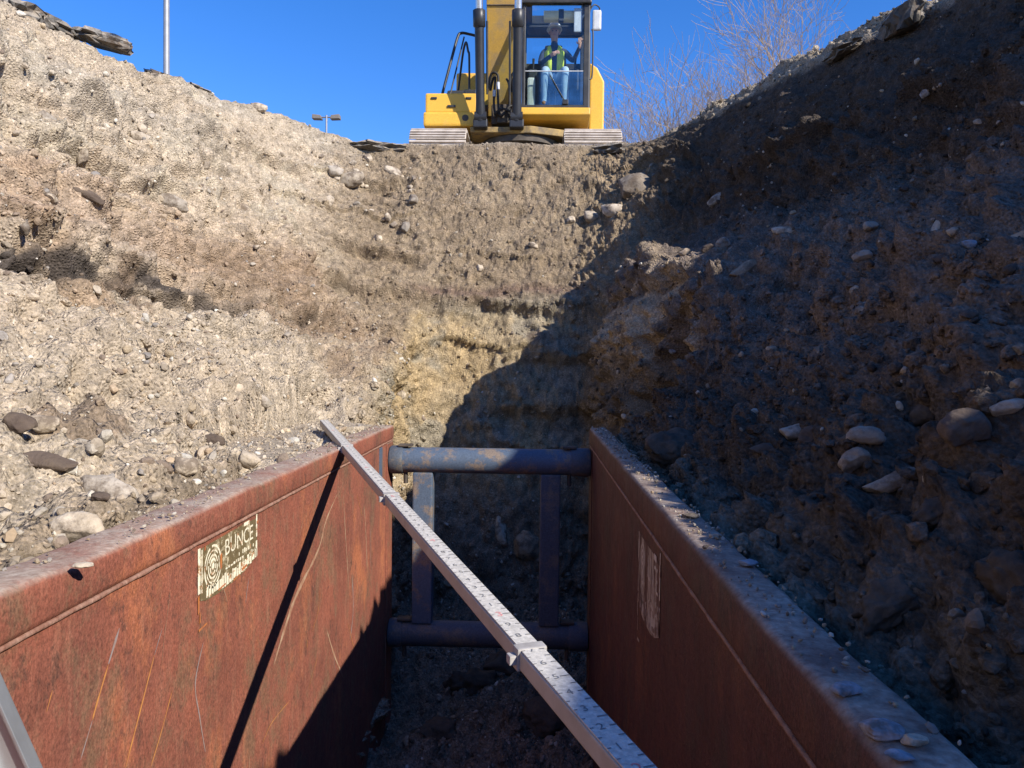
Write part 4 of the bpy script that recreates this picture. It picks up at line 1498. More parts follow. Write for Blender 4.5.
# ------------------------------------------------------------------ levelling staff across the shield
A = at(324, 420, 4.98)
B = at(640, 768, 1.1)
dirv = (B - A).normalized()
A0 = A
Bx = A + dirv * ((XRI - 0.02 - A.x) / dirv.x)
staff = empty('measuring_staff', Bx, 'long white telescopic measuring staff lying slantwise across the shield', 'measuring staff')
sidev = dirv.cross(Vector((0, 0, 1))).normalized()       # to the left side as seen along the staff
upv = sidev.cross(dirv).normalized()
if upv.z < 0:
    upv = -upv


def along_staff(px, py):
    """distance along the staff where it passes this pixel"""
    best = None
    tot = (Bx - A).length
    for k in range(4001):
        t = tot * k / 4000
        q = ROT.transposed() @ (A + dirv * t - CAM)
        X = 512 + F * q.x / -q.z
        Y = 384 - F * q.y / -q.z
        e = (X - px) ** 2 + (Y - py) ** 2
        if best is None or e < best[0]:
            best = (e, t)
    return best[1]


TOT = (Bx - A).length
t1, t2 = along_staff(383, 500), along_staff(524, 648)
t0 = along_staff(344, 447)
secs = [(0, t0, 0.056, 0.036), (t0, t1, 0.055, 0.036), (t1, t2, 0.053, 0.036), (t2, TOT, 0.055, 0.037)]


def obox(mb, c, ax, ay, az, sx, sy, sz, bevel=0.0):
    m = Matrix((ax, ay, az)).transposed().to_4x4()
    m.translation = c
    return mb.box((-sx / 2, -sy / 2, -sz / 2), (sx / 2, sy / 2, sz / 2), bevel, m)


for k, (a, b, wd, th) in enumerate(secs):
    mb = MB()
    mid = A + dirv * ((a + b) / 2) - upv * 0.0
    mb.mi = 0
    obox(mb, mid - upv * (th / 2 + 0.002), dirv, sidev, upv, b - a, wd, th, 0.004)
    sec = mb.build('staff_section', [M['staff_side']], staff, recalc=True)
    mb = MB()
    obox(mb, mid, dirv, sidev, upv, b - a - 0.002, wd - 0.006, 0.003, 0.0008)
    bmesh.ops.recalc_face_normals(mb.bm, faces=mb.bm.faces)
    ink = mb
    ink.mi = 1
    # graduations: ticks on one side, figures each tenth of a foot
    step = 0.03048
    nn_ = int((b - a) / step)
    for q in range(1, nn_):
        c = A + dirv * (a + q * step) + upv * 0.0022
        idx = int((TOT - a - q * step) / step)
        ln = wd * (0.36 if idx % 5 == 0 else 0.22)
        s0 = -sidev * (wd * 0.44)
        ink._add([c + s0 - dirv * 0.0018, c + s0 + sidev * ln - dirv * 0.0018, c + s0 + sidev * ln + dirv * 0.0018, c + s0 + dirv * 0.0018], [(0, 1, 2, 3)])
        ink._add([c + sidev * wd * 0.32 - dirv * 0.0014, c + sidev * wd * 0.44 - dirv * 0.0014, c + sidev * wd * 0.44 + dirv * 0.0014, c + sidev * wd * 0.32 + dirv * 0.0014], [(0, 1, 2, 3)])
        if idx % 2 == 0:
            dgt = (idx // 2) % 10
            body = str((idx // 20) % 9 + 1) if dgt == 0 else str(dgt)
            mt = Matrix((-dirv.cross(upv).normalized(), -dirv, upv)).transposed().to_4x4()
            mt.translation = c + sidev * wd * 0.07
            co, fs = text_mesh(body, 0.027 if dgt else 0.036, mt)
            ink.mi = 2 if dgt == 0 else 1
            ink._add(co, fs)
            ink.mi = 1
    ink.build('graduated_face', [M['staff_face'], M['ink'], M['red_ink']], sec)
    if k:
        mb = MB()
        obox(mb, A + dirv * (a + 0.012) - upv * (th / 2 + 0.001), dirv, sidev, upv, 0.03, wd + 0.010, th + 0.010, 0.004)
        obox(mb, A + dirv * (a + 0.012) - upv * (th * 0.55) + sidev * (wd / 2 + 0.012) * (1 if sidev.x < 0 else -1), dirv, sidev, upv, 0.022, 0.016, 0.02, 0.003)
        mb.build('locking_collar', M['staff_cap'], sec, recalc=True)

# ------------------------------------------------------------------ aluminium ladder leaning in the near corner
pa, pb_ = on_x(-8, 652, -0.86), None
d0 = at(0, 672, 1.30)
d1 = at(43, 768, 1.30)
ld = (d1 - d0).normalized()
topl = d0 - ld * 0.5
botl = d0 + ld * ((-5.93 - d0.z) / ld.z)
lad = empty('ladder', botl, 'grey aluminium ladder leaning in the near left corner of the shield', 'ladder')
perp = ld.cross(Vector((0, 1, 0))).normalized()
if perp.x < 0:
    perp = -perp
for k, yo in enumerate((0.0, -0.42)):
    mb = MB()
    c = (topl + botl) / 2 + Vector((0, yo, 0)) - perp * 0.045
    Ln = (botl - topl).length
    fy = Vector((0, 1, 0))
    obox(mb, c, ld, perp, fy, Ln, 0.086, 0.006, 0.001)
    obox(mb, c + perp * 0.0415 - fy * 0.014, ld, perp, fy, Ln, 0.006, 0.028, 0.0015)
    obox(mb, c - perp * 0.0415 - fy * 0.014, ld, perp, fy, Ln, 0.006, 0.028, 0.0015)
    obox(mb, c + perp * 0.022 - fy * 0.0045, ld, perp, fy, Ln, 0.006, 0.004, 0.001)
    mb.build('rail', M['alu'], lad, recalc=True)
for k in range(8):
    c = topl + ld * (0.2 + 0.3 * k) - perp * 0.045
    if 0.2 + 0.3 * k > (botl - topl).length - 0.1:
        break
    mb = MB()
    mb.tube([c - Vector((0, 0.004, 0)), c - Vector((0, 0.416, 0))], 0.016, 12)
    mb.build('rung', M['alu'], lad)

# ------------------------------------------------------------------ the excavator
EX = Vector((-0.27, 14.0, -0.07))
ex = empty('excavator', EX, 'yellow tracked excavator parked at the head of the trench', 'excavator')


def track(x0, x1):
    r, yf, yr, zc = 0.29, 12.36, 16.3, 0.21
    L1 = yr - yf
    per = 2 * L1 + 2 * math.pi * r
    mb = MB()
    n = 52
    pitch = per / n

    def pos(s):
        s %= per
        if s < L1:                                     # top run, going back
            return (yf + s, zc + r, 0.0)
        s -= L1
        if s < math.pi * r:
            a = s / r
            return (yr + r * math.sin(a), zc + r * math.cos(a), -a)
        s -= math.pi * r
        if s < L1:
            return (yr - s, zc - r, -math.pi)
        s -= L1
        a = s / r
        return (yf - r * math.sin(a), zc - r * math.cos(a), -math.pi - a)
    for k in range(n):
        Y, Z, a = pos((k + 0.5) * pitch)
        m = Matrix.Translation((0, Y, Z)) @ Matrix.Rotation(a, 4, 'X')
        mb.box((x0, -pitch * 0.48, 0), (x1, pitch * 0.48, 0.022), 0.004, m)
        for g in (-0.33, 0.0, 0.33):
            mb.box((x0 + 0.01, g * pitch - 0.011, 0.018), (x1 - 0.01, g * pitch + 0.011, 0.052), 0.004, m)
    t = mb.build('track', M['track'], ex)
    xm = (x0 + x1) / 2
    mb = MB()
    mb.box((xm - 0.16, yf, zc - 0.2), (xm + 0.16, yr, zc + 0.16), 0.03)
    mb.build('track_frame', M['track_dark'], t)
    for nm, Y in (('idler_wheel', yf), ('drive_sprocket', yr)):
        mb = MB()
        mb.tube([(xm - 0.12, Y, zc), (xm - 0.11, Y, zc), (xm + 0.11, Y, zc), (xm + 0.12, Y, zc)], [0.25, 0.295, 0.295, 0.25], 24)
        mb.build(nm, M['track_dark'], t)
    return t


track(-2.05, -1.13)
track(0.45, 1.38)
mb = MB()
mb.prism([(-1.1, 0.18), (0.6, 0.18), (0.6, 0.42), (0.25, 0.5), (-0.8, 0.5), (-1.1, 0.42)], 'y', 13.3, 15.3, 0.03)
mb.tube([(-0.27, 14.2, 0.5), (-0.27, 14.2, 0.605)], 0.72, 40)
mb.build('undercarriage', M['track_dark'], ex)
mb = MB()
mb.tube([(-0.27, 13.45, 0.50), (-0.27, 13.45, 0.60)], 0.7, 40)
mb.build('slewing_ring', M['track_dark'], ex)
mb = MB()
mb.prism([(-1.12, 12.85), (-0.1, 12.7), (0.95, 13.1), (0.95, 16.2), (-1.12, 16.2)], 'z', 0.61, 0.73, 0.015)
mb.box((-1.12, 12.72, 0.62), (-0.1, 12.9, 0.715), 0.015)
mb.build('swing_frame', M['frame_dirt'], ex)
# storage box on the machine's other side from the cab
mb = MB()
mb.box((-1.90, 12.80, 0.97), (-1.01, 14.6, 1.31), 0.035)
tb = mb.build('storage_box', M['yellow'], ex)
mb = MB()
mb.box((-1.93, 12.77, 0.74), (-0.99, 14.6, 0.985), 0.04)
mb.build('lower_cover', M['yellow'], tb)
mb = MB()
mb.tube([(-1.21, 12.775, 0.88), (-1.21, 12.764, 0.88)], [0.058, 0.054], 20)
mb.build('lamp_hole', M['track_dark'], tb)
mb = MB()
mb.box((-0.99, 12.86, 0.8), (-0.96, 14.4, 1.42), 0.01)
mb.build('side_plate', M['yellow_dusty'], tb)
for xx in (-1.75, -1.16):
    mb = MB()
    mb.box((xx - 0.05, 12.782, 1.20), (xx + 0.05, 12.80, 1.235), 0.006)
    mb.build('hinge', M['black'], tb)
mb = MB()
mb.box((-1.52, 12.778, 1.06), (-1.38, 12.8, 1.10), 0.008)
mb.build('latch', M['black'], tb)
# engine hood and the rest of the house
mb = MB()
mb.prism([(14.25, 1.30), (16.1, 1.30), (16.1, 2.25), (14.5, 2.30), (14.25, 2.2)], 'x', -1.53, -0.55, 0.04)
hood = mb.build('engine_hood', M['yellow'], ex)
mb = MB()
mb.box((-1.62, 13.5, 1.36), (-0.98, 14.24, 1.62), 0.05)
mb.box((-1.3, 13.3, 1.36), (-1.05, 13.6, 1.56), 0.04)
mb.build('walkway_mat', M['black'], ex)
mb = MB()
mb.prism([(-1.86, 0.82), (1.3, 0.82), (1.3, 1.9), (1.1, 2.05), (-1.6, 2.05), (-1.86, 1.9)], 'y', 16.1, 16.9, 0.08)
mb.build('counterweight', M['yellow'], ex)
mb = MB()
mb.prism([(0.98, 0.82), (1.25, 0.82), (1.25, 1.95), (1.12, 2.2), (0.98, 2.3)], 'y', 13.98, 16.08, 0.03)
sp_ = mb.build('side_panel', M['yellow'], ex)
mb = MB()
mb.box((1.235, 14.3, 1.0), (1.262, 15.0, 1.7), 0.01)
mb.build('vent_grille', M['black'], sp_)
# handrail
mb = MB()
for off in (0.0,):
    mb.tube(smooth_path([(-1.64, 13.0, 1.34), (-1.52, 13.05, 1.85), (-1.40, 13.15, 2.38), (-1.34, 13.2, 2.49), (-1.22, 13.3, 2.52), (-1.06, 13.4, 2.51), (-0.99, 13.5, 2.42), (-0.97, 13.55, 1.6)], 6), 0.024, 10)
    mb.tube(smooth_path([(-1.50, 13.9, 1.36), (-1.42, 13.8, 1.9), (-1.34, 13.6, 2.32), (-1.28, 13.5, 2.46), (-1.24, 13.5, 2.3), (-1.22, 13.5, 2.2), (-1.21, 13.5, 1.5)], 6), 0.02, 10)
    mb.tube([(-1.50, 13.0, 1.34), (-1.30, 13.35, 2.49)], 0.014, 8)
mb.build('handrail', M['black'], ex)
# boom: the box girder rises steeply from its foot and leans out over the trench
spine = [(13.75, 1.25), (13.25, 2.5), (12.55, 4.2), (11.6, 5.7), (10.2, 6.9), (8.2, 7.8), (6.3, 8.1)]
thick = [0.42, 0.62, 0.80, 0.92, 0.80, 0.6, 0.4]
sp = smooth_path([(0, a, b) for a, b in spine], 4)
th = [np.interp(k / (len(sp) - 1) * (len(thick) - 1), range(len(thick)), thick) for k in range(len(sp))]
up_, dn_ = [], []
for k, v in enumerate(sp):
    d_ = (sp[min(k + 1, len(sp) - 1)] - sp[max(k - 1, 0)]).normalized()
    nrm_ = Vector((0, d_.z, -d_.y))
    up_.append(v + nrm_ * th[k] / 2)
    dn_.append(v - nrm_ * th[k] / 2)
mb = MB()
BX0, BX1 = -0.87, -0.34
vs = []
for k in range(len(sp)):
    vs += [(BX0, up_[k].y, up_[k].z), (BX1, up_[k].y, up_[k].z), (BX1, dn_[k].y, dn_[k].z), (BX0, dn_[k].y, dn_[k].z)]
fs = []
for k in range(len(sp) - 1):
    for q in range(4):
        fs.append((k * 4 + q, k * 4 + (q + 1) % 4, k * 4 + 4 + (q + 1) % 4, k * 4 + 4 + q))
fs += [(3, 2, 1, 0), tuple((len(sp) - 1) * 4 + q for q in range(4))]
mb._add(vs, fs)
bmesh.ops.recalc_face_normals(mb.bm, faces=mb.bm.faces)
ed = [e for e in mb.bm.edges if abs(e.verts[0].co.x - e.verts[1].co.x) < 1e-6]
bmesh.ops.bevel(mb.bm, geom=ed, offset=0.012, segments=2, profile=0.6, affect='EDGES')
boom = mb.build('boom', M['yellow_dusty'], ex)
mb = MB()
front_ = [dn_[k] if dn_[k].y < up_[k].y else up_[k] for k in range(len(sp))]
mb.tube([(BX0 + 0.005, front_[5].y - 0.004, front_[5].z), (BX1 - 0.005, front_[5].y - 0.004, front_[5].z)], 0.012, 6)
mb.tube([(BX0 - 0.06, 13.72, 1.3), (BX1 + 0.06, 13.72, 1.3)], 0.12, 20)
mb.build('boom_pin', M['track_dark'], boom)
mb = MB()
mb.tube(smooth_path([(BX1 + 0.05, 13.2, 1.9), (BX1 + 0.05, 12.9, 3.0), (BX1 + 0.05, 12.2, 4.8)], 5), 0.03, 8)
mb.build('boom_pipe', M['chrome'], boom)
# stick and bucket hang from the boom's tip, above the picture
mb = MB()
mb.prism([(6.6, 8.75), (6.9, 8.3), (6.3, 7.7), (4.9, 5.0), (4.6, 5.05), (5.7, 8.1)], 'x', BX0 + 0.1, BX1 - 0.1, 0.03)
mb.build('stick', M['yellow_dusty'], ex)
mb = MB()
prof = [(4.55, 5.2), (5.0, 5.15)] + [(4.95 + 0.62 * math.cos(R(a)), 4.5 + 0.62 * math.sin(R(a))) for a in range(60, -120, -20)] + [(4.2, 4.0), (4.28, 4.06)] + [(4.95 + 0.56 * math.cos(R(a)), 4.5 + 0.56 * math.sin(R(a))) for a in range(-110, 70, 20)]
mb.prism(prof, 'x', -1.15, 0.1)
for xx in (-1.15, 0.07):
    mb.prism([(4.55, 5.2), (5.0, 5.15)] + [(4.95 + 0.6 * math.cos(R(a)), 4.5 + 0.6 * math.sin(R(a))) for a in range(60, -120, -20)] + [(4.2, 4.0)], 'x', xx, xx + 0.03)
for k in range(5):
    mb.prism([(4.25, 4.08), (4.2, 3.95), (3.98, 3.86)], 'x', -1.1 + k * 0.27, -1.0 + k * 0.27)
mb.build('bucket', M['track_dark'], ex)
for X in (-0.94, -0.33):
    base_ = Vector((X, 12.62, 0.84))
    tip_ = Vector((X + 0.03 * (1 if X < -0.5 else -1) * -1, 11.75, 4.5))
    dd = (tip_ - base_).normalized()
    mb = MB()
    e1 = base_ + dd * 1.62
    mb.tube([base_ - dd * 0.06, base_, base_ + dd * 0.25, e1 - dd * 0.22], [0.085, 0.088, 0.074, 0.077], 22)
    mb.tube([e1 - dd * 0.24, e1 - dd * 0.22, e1 + dd * 0.02, e1 + dd * 0.04], [0.078, 0.102, 0.102, 0.07], 22)
    mb.tube([base_ + Vector((-0.10, 0, 0)), base_ + Vector((0.10, 0, 0))], 0.09, 18)
    mb.box((X - 0.12, 12.56, 0.66), (X + 0.12, 12.74, 0.80), 0.02)
    cy_ = mb.build('boom_cylinder', M['black_steel'], ex)
    mb = MB()
    mb.tube([e1, tip_], 0.062, 18)
    mb.build('piston_rod', M['chrome'], cy_)
    mb = MB()
    sgn = 1 if X < -0.5 else -1
    mb.tube([base_ + dd * 0.35 + Vector((sgn * 0.12, -0.03, 0)), e1 - dd * 0.15 + Vector((sgn * 0.13, -0.03, 0))], 0.018, 8)
    mb.build('oil_line', M['black'], cy_)
# hoses between the cylinders
for pts in ([(-0.83, 12.9, 1.42), (-0.79, 12.85, 1.62), (-0.72, 12.82, 1.66), (-0.66, 12.82, 1.58), (-0.66, 12.83, 1.25), (-0.64, 12.85, 0.95)],
            [(-0.80, 12.95, 1.40), (-0.76, 12.9, 1.56), (-0.71, 12.88, 1.60), (-0.72, 12.86, 1.45), (-0.73, 12.85, 1.15), (-0.70, 12.85, 0.92)],
            [(-0.47, 12.9, 1.42), (-0.44, 12.85, 1.6), (-0.37, 12.82, 1.68), (-0.31, 12.82, 1.60), (-0.32, 12.84, 1.2), (-0.38, 12.86, 0.93)],
            [(-0.44, 12.95, 1.38), (-0.41, 12.88, 1.56), (-0.36, 12.86, 1.60), (-0.35, 12.86, 1.45), (-0.39, 12.86, 1.2), (-0.45, 12.86, 0.93)],
            [(-0.72, 12.8, 0.95), (-0.6, 12.74, 1.02), (-0.5, 12.74, 1.0), (-0.36, 12.8, 0.95)],
            [(-0.70, 12.86, 1.0), (-0.58, 12.78, 0.93), (-0.46, 12.8, 1.08), (-0.40, 12.84, 1.1)],
            [(-0.5, 12.84, 0.85), (-0.46, 12.82, 1.1), (-0.47, 12.86, 1.45), (-0.52, 12.95, 1.6)]):
    mb = MB()
    mb.tube(smooth_path(pts, 6), 0.021, 8)
    h_ = mb.build('hydraulic_hose', M['rubber'], ex)
    q = Vector(pts[-2])
    if len(pts) > 4 and abs(pts[0][2] - pts[-1][2]) > 0.3:
        mb = MB()
        a_ = Vector(pts[3])
        b_ = Vector(pts[4])
        mb.tube([a_.lerp(b_, 0.25), a_.lerp(b_, 0.62)], 0.03, 10)
        mb.build('hose_fitting', M['mirror'], h_)
mb = MB()
mb.box((-0.78, 12.95, 0.83), (-0.3, 13.3, 1.18), 0.03)
mb.box((-0.68, 12.86, 0.83), (-0.42, 12.98, 1.02), 0.02)
mb.build('valve_block', M['track_dark'], ex)
# cab
CX0, CX1, CY0, CY1, CZ0, CZ1 = -0.17, 0.975, 12.75, 13.95, 1.10, 2.99
mb = MB()
mb.prism([(12.72, 1.105), (12.72, 0.985), (12.86, 0.93), (13.9, 0.86), (13.98, 1.105)], 'x', CX0 - 0.03, CX1 + 0.02, 0.02)
cab = mb.build('cab', M['yellow'], ex)
mb = MB()


def post(x0, x1, y0, y1, lean=0.0):
    mb.box((x0, y0, CZ0), (x1, y1, CZ1 - 0.15), 0.012)


post(CX0, CX0 + 0.055, CY0, CY0 + 0.07)
post(CX1 - 0.105, CX1 - 0.005, CY0, CY0 + 0.09)
post(CX0, CX0 + 0.06, CY1 - 0.12, CY1)
post(CX1 - 0.10, CX1, CY1 - 0.14, CY1)
post(CX1 - 0.055, CX1, 13.28, 13.36)
mb.box((CX0, CY0 - 0.004, CZ0 + 0.002), (CX1 - 0.01, CY0 + 0.05, CZ0 + 0.055), 0.01)
mb.box((CX0 + 0.02, CY1 - 0.06, CZ0), (CX1 - 0.02, CY1 - 0.01, 2.30), 0.01)
mb.box((CX0 + 0.02, CY1 - 0.06, 2.78), (CX1 - 0.02, CY1 - 0.01, CZ1 - 0.15), 0.01)
mb.box((CX1 - 0.045, CY0 + 0.1, CZ0), (CX1 - 0.012, CY1 - 0.14, 1.62), 0.006)
mb.box((CX0 + 0.01, CY0 + 0.1, CZ0), (CX0 + 0.04, CY1 - 0.14, 1.50), 0.006)
mb.build('cab_frame', M['black'], cab)
mb = MB()
mb.prism([(CX0 - 0.02, CZ1 - 0.155), (CX1 + 0.02, CZ1 - 0.155), (CX1 + 0.0, CZ1), (CX0 + 0.0, CZ1)], 'y', CY0 - 0.06, CY0 + 0.06, 0.02)
mb.prism([(CX0 - 0.02, CZ1 - 0.155), (CX1 + 0.02, CZ1 - 0.155), (CX1 + 0.0, CZ1), (CX0 + 0.0, CZ1)], 'y', 13.48, CY1 + 0.02, 0.02)
mb.box((CX0 - 0.02, CY0 + 0.062, CZ1 - 0.153), (CX0 + 0.16, 13.478, CZ1 - 0.004), 0.015)
mb.box((CX1 - 0.14, CY0 + 0.062, CZ1 - 0.153), (CX1 + 0.02, 13.478, CZ1 - 0.004), 0.015)
mb.build('roof', M['black'], cab)
mb = MB()
mb.box((CX0 + 0.03, CY0 + 0.05, CZ0 + 0.01), (CX1 - 0.03, CY1 - 0.07, CZ0 + 0.05), 0.01)
mb.build('floor_plate', M['interior'], cab)
mb = MB()
mb.box((CX0 + 0.057, CY0 + 0.018, 1.73), (CX1 - 0.107, CY0 + 0.024, CZ1 - 0.157))
mb.build('windscreen', M['glass'], cab)
mb = MB()
mb.box((CX0 + 0.057, CY0 + 0.014, CZ0 + 0.057), (CX1 - 0.107, CY0 + 0.020, 1.725))
mb.build('lower_windscreen', M['glass_lower'], cab)
mb = MB()
mb.box((CX0 + 0.057, CY0 + 0.008, 1.718), (CX1 - 0.107, CY0 + 0.026, 1.732), 0.002)
mb.build('glazing_bar', M['mirror'], cab)
mb = MB()
mb.box((CX1 - 0.03, CY0 + 0.1, 1.63), (CX1 - 0.024, 13.27, CZ1 - 0.16))
mb.box((CX1 - 0.03, 13.37, 1.63), (CX1 - 0.024, CY1 - 0.15, CZ1 - 0.16))
mb.build('door_window', M['glass'], cab)
mb = MB()
mb.box((CX0 + 0.02, CY0 + 0.08, 1.51), (CX0 + 0.026, CY1 - 0.13, CZ1 - 0.16))
mb.build('side_window', M['glass'], cab)
mb = MB()
mb.box((CX0 + 0.07, CY1 - 0.04, 2.305), (CX1 - 0.11, CY1 - 0.034, 2.775))
mb.build('rear_window', M['glass'], cab)
mb = MB()
mb.box((CX0 + 0.162, CY0 + 0.064, CZ1 - 0.05), (CX1 - 0.142, 13.476, CZ1 - 0.044))
mb.build('roof_window', M['glass'], cab)
mb = MB()
mb.tube([(0.19, 12.95, 2.72), (0.44, 12.95, 2.72)], 0.095, 18)
mb.tube([(0.53, 12.95, 2.72), (0.72, 12.95, 2.72)], 0.095, 18)
mb.build('rolled_visor', M['blind'], cab)
mb = MB()
mb.box((CX0 + 0.06, 13.5, 2.79), (CX1 - 0.1, 13.85, 2.832), 0.01)
mb.box((0.44, 12.88, 2.62), (0.53, 13.0, 2.82), 0.01)
mb.build('roof_lining', M['interior'], cab)
mb = MB()
mb.box((0.70, 12.80, 2.40), (0.84, 12.84, 2.80), 0.02)
mb.tube([(0.84, 12.83, 2.65), (0.90, 12.79, 2.70)], 0.015, 8)
mb.build('inner_mirror', M['mirror'], cab)
mb = MB()
mb.box((1.02, 12.86, 2.46), (1.17, 12.93, 2.80), 0.03)
mir = mb.build('wing_mirror', M['mirror'], cab)
mb = MB()
mb.tube(smooth_path([(0.96, 12.8, 2.75), (1.04, 12.82, 2.86), (1.13, 12.88, 2.84), (1.13, 12.9, 2.78)], 5), 0.012, 8)
mb.build('mirror_arm', M['black'], mir)
mb = MB()
mb.tube(smooth_path([(0.97, 12.84, 1.62), (1.02, 12.86, 1.66), (1.03, 12.86, 1.9), (1.03, 12.86, 2.4), (1.0, 12.86, 2.46)], 5), 0.014, 8)
mb.tube([(1.005, 13.3, 1.05), (1.005, 13.3, 2.6)], 0.016, 8)
mb.build('grab_rail', M['black'], cab)
mb = MB()
mb.tube([(0.56, 12.74, 1.22), (0.30, 12.735, 1.66)], 0.008, 6)
mb.box((0.52, 12.725, 1.16), (0.62, 12.748, 1.24), 0.008)
mb.build('wiper', M['black'], cab)
for x0, x1 in ((-0.12, 0.02), (0.78, 0.92)):
    mb = MB()
    mb.tube([((x0 + x1) / 2, 12.76, 3.06), ((x0 + x1) / 2, 12.68, 3.06)], [0.05, 0.065], 16)
    mb.build('work_lamp', M['mirror'], cab)
mb = MB()
mb.box((0.13, 13.22, 1.52), (0.63, 13.66, 1.68), 0.05)
mb.box((0.15, 13.58, 1.66), (0.61, 13.74, 2.36), 0.06)
mb.box((0.22, 13.6, 2.36), (0.54, 13.72, 2.52), 0.04)
mb.box((0.22, 13.3, 1.14), (0.54, 13.6, 1.53), 0.03)
mb.build('operator_seat', M['seat'], cab)
for x0 in (-0.06, 0.66):
    mb = MB()
    mb.box((x0, 13.0, 1.14), (x0 + 0.15, 13.55, 1.86), 0.03)
    mb.tube([(x0 + 0.075, 13.02, 1.84), (x0 + 0.085, 12.98, 2.02)], [0.016, 0.022], 10)
    mb.build('control_console', M['interior'], cab)
mb = MB()
for xx in (0.30, 0.40, 0.52):
    mb.tube([(xx, 12.95, 1.15), (xx, 12.87, 1.42)], 0.012, 8)
    mb.box((xx - 0.035, 12.83, 1.14), (xx + 0.035, 12.93, 1.17), 0.006)
mb.build('travel_pedal', M['black'], cab)
mb = MB()
mb.box((-0.08, 12.95, 1.15), (0.06, 13.1, 1.70), 0.04)
mb.build('coat', M['hat'], cab)

cab.location += Vector((-0.085, 0, -0.06))
# ------------------------------------------------------------------ the operator
OX, OY, OZ = 0.30, 13.3, 1.73           # the pelvis
man = empty('person', (OX, OY, 1.70), 'person seated in the excavator cab in white hard hat, lime vest and pale jeans', 'person')
J = {}
V_, E_, Rd = [], [], []


def jt(name, p, r, parent=None):
    J[name] = len(V_)
    V_.append(Vector(p))
    Rd.append(r)
    if parent:
        E_.append((J[parent], J[name]))


jt('pelvis', (OX, OY, OZ), 0.135)
jt('waist', (OX, OY - 0.0, OZ + 0.18), 0.125, 'pelvis')
jt('chest', (OX, OY - 0.02, OZ + 0.40), 0.145, 'waist')
jt('neckbase', (OX, OY - 0.03, OZ + 0.55), 0.075, 'chest')
jt('neck', (OX, OY - 0.05, OZ + 0.62), 0.055, 'neckbase')
jt('jaw', (OX - 0.004, OY - 0.085, OZ + 0.69), 0.066, 'neck')
jt('head', (OX - 0.004, OY - 0.07, OZ + 0.79), 0.088, 'jaw')
jt('crown', (OX - 0.004, OY - 0.06, OZ + 0.86), 0.07, 'head')
for s, nm in ((-1, 'r'), (1, 'l')):
    jt('sh' + nm, (OX + s * 0.19, OY - 0.01, OZ + 0.47), 0.068, 'chest')
    if s < 0:                                            # forearm across the lap to the lever
        jt('el' + nm, (OX - 0.25, OY - 0.10, OZ + 0.22), 0.048, 'sh' + nm)
        jt('wr' + nm, (OX - 0.06, OY - 0.29, OZ + 0.30), 0.032, 'el' + nm)
        hd, pd = Vector((0.75, -0.4, 0.3)).normalized(), Vector((0, 0.5, 0.85)).normalized()
    else:                                                # raised hand by the door post
        jt('el' + nm, (OX + 0.33, OY - 0.10, OZ + 0.27), 0.048, 'sh' + nm)
        jt('wr' + nm, (OX + 0.43, OY - 0.27, OZ + 0.45), 0.032, 'el' + nm)
        hd, pd = Vector((0.1, -0.3, 0.95)).normalized(), Vector((1, 0, -0.1)).normalized()
    wv = V_[J['wr' + nm]]
    jt('pm' + nm, wv + hd * 0.07, 0.034, 'wr' + nm)
    for f in range(4):                                   # four fingers, curled, and a thumb from the side of the palm
        o_ = pd * (f - 1.5) * 0.021
        ln = (0.032, 0.037, 0.034, 0.027)[f]
        bend = hd.cross(pd).normalized() * (1 if s > 0 else -1)
        jt(f'f{f}a{nm}', wv + hd * 0.10 + o_, 0.0105, 'pm' + nm)
        jt(f'f{f}b{nm}', wv + hd * (0.10 + ln) + o_ + bend * 0.012, 0.0095, f'f{f}a{nm}')
        jt(f'f{f}c{nm}', wv + hd * (0.10 + ln * 1.5) + o_ + bend * 0.038, 0.0085, f'f{f}b{nm}')
    jt('t0' + nm, wv + hd * 0.05 - pd * 0.045, 0.0125, 'pm' + nm)
    jt('t1' + nm, wv + hd * 0.085 - pd * 0.062, 0.011, 't0' + nm)
for s, nm in ((-1, 'r'), (1, 'l')):
    jt('hp' + nm, (OX + s * 0.095, OY - 0.04, OZ - 0.01), 0.10, 'pelvis')
    jt('kn' + nm, (OX + s * (0.16 if s < 0 else 0.19), OY - 0.44, OZ + 0.02), 0.066, 'hp' + nm)
    jt('cf' + nm, (OX + s * 0.17, OY - 0.45, OZ - 0.20), 0.062, 'kn' + nm)
    jt('an' + nm, (OX + s * 0.17, OY - 0.43, OZ - 0.54), 0.042, 'cf' + nm)
    jt('to' + nm, (OX + s * 0.185, OY - 0.55, OZ - 0.615), 0.04, 'an' + nm)
me = bpy.data.meshes.new('body')
me.from_pydata([v - man.location for v in V_], E_, [])
tmp = bpy.data.objects.new('body', me)
col.objects.link(tmp)
md = tmp.modifiers.new('skin', 'SKIN')
for k, v in enumerate(me.skin_vertices[0].data):
    v.radius = (Rd[k], Rd[k] * (0.8 if k in (0, 1, 2) else 1.0))
    v.use_root = k == 0
sb = tmp.modifiers.new('smooth', 'SUBSURF')
sb.levels = 2
sb.render_levels = 2
dg = bpy.context.evaluated_depsgraph_get()
bme = bpy.data.meshes.new_from_object(tmp.evaluated_get(dg))
bpy.data.objects.remove(tmp)
bme.name = 'body'
bme.materials.clear()
for m_ in ('shirt', 'jeans', 'skin', 'boots'):
    bme.materials.append(M[m_])
hands = [V_[J['wrr']] - man.location, V_[J['wrl']] - man.location]
elb = [V_[J['elr']] - man.location, V_[J['ell']] - man.location]
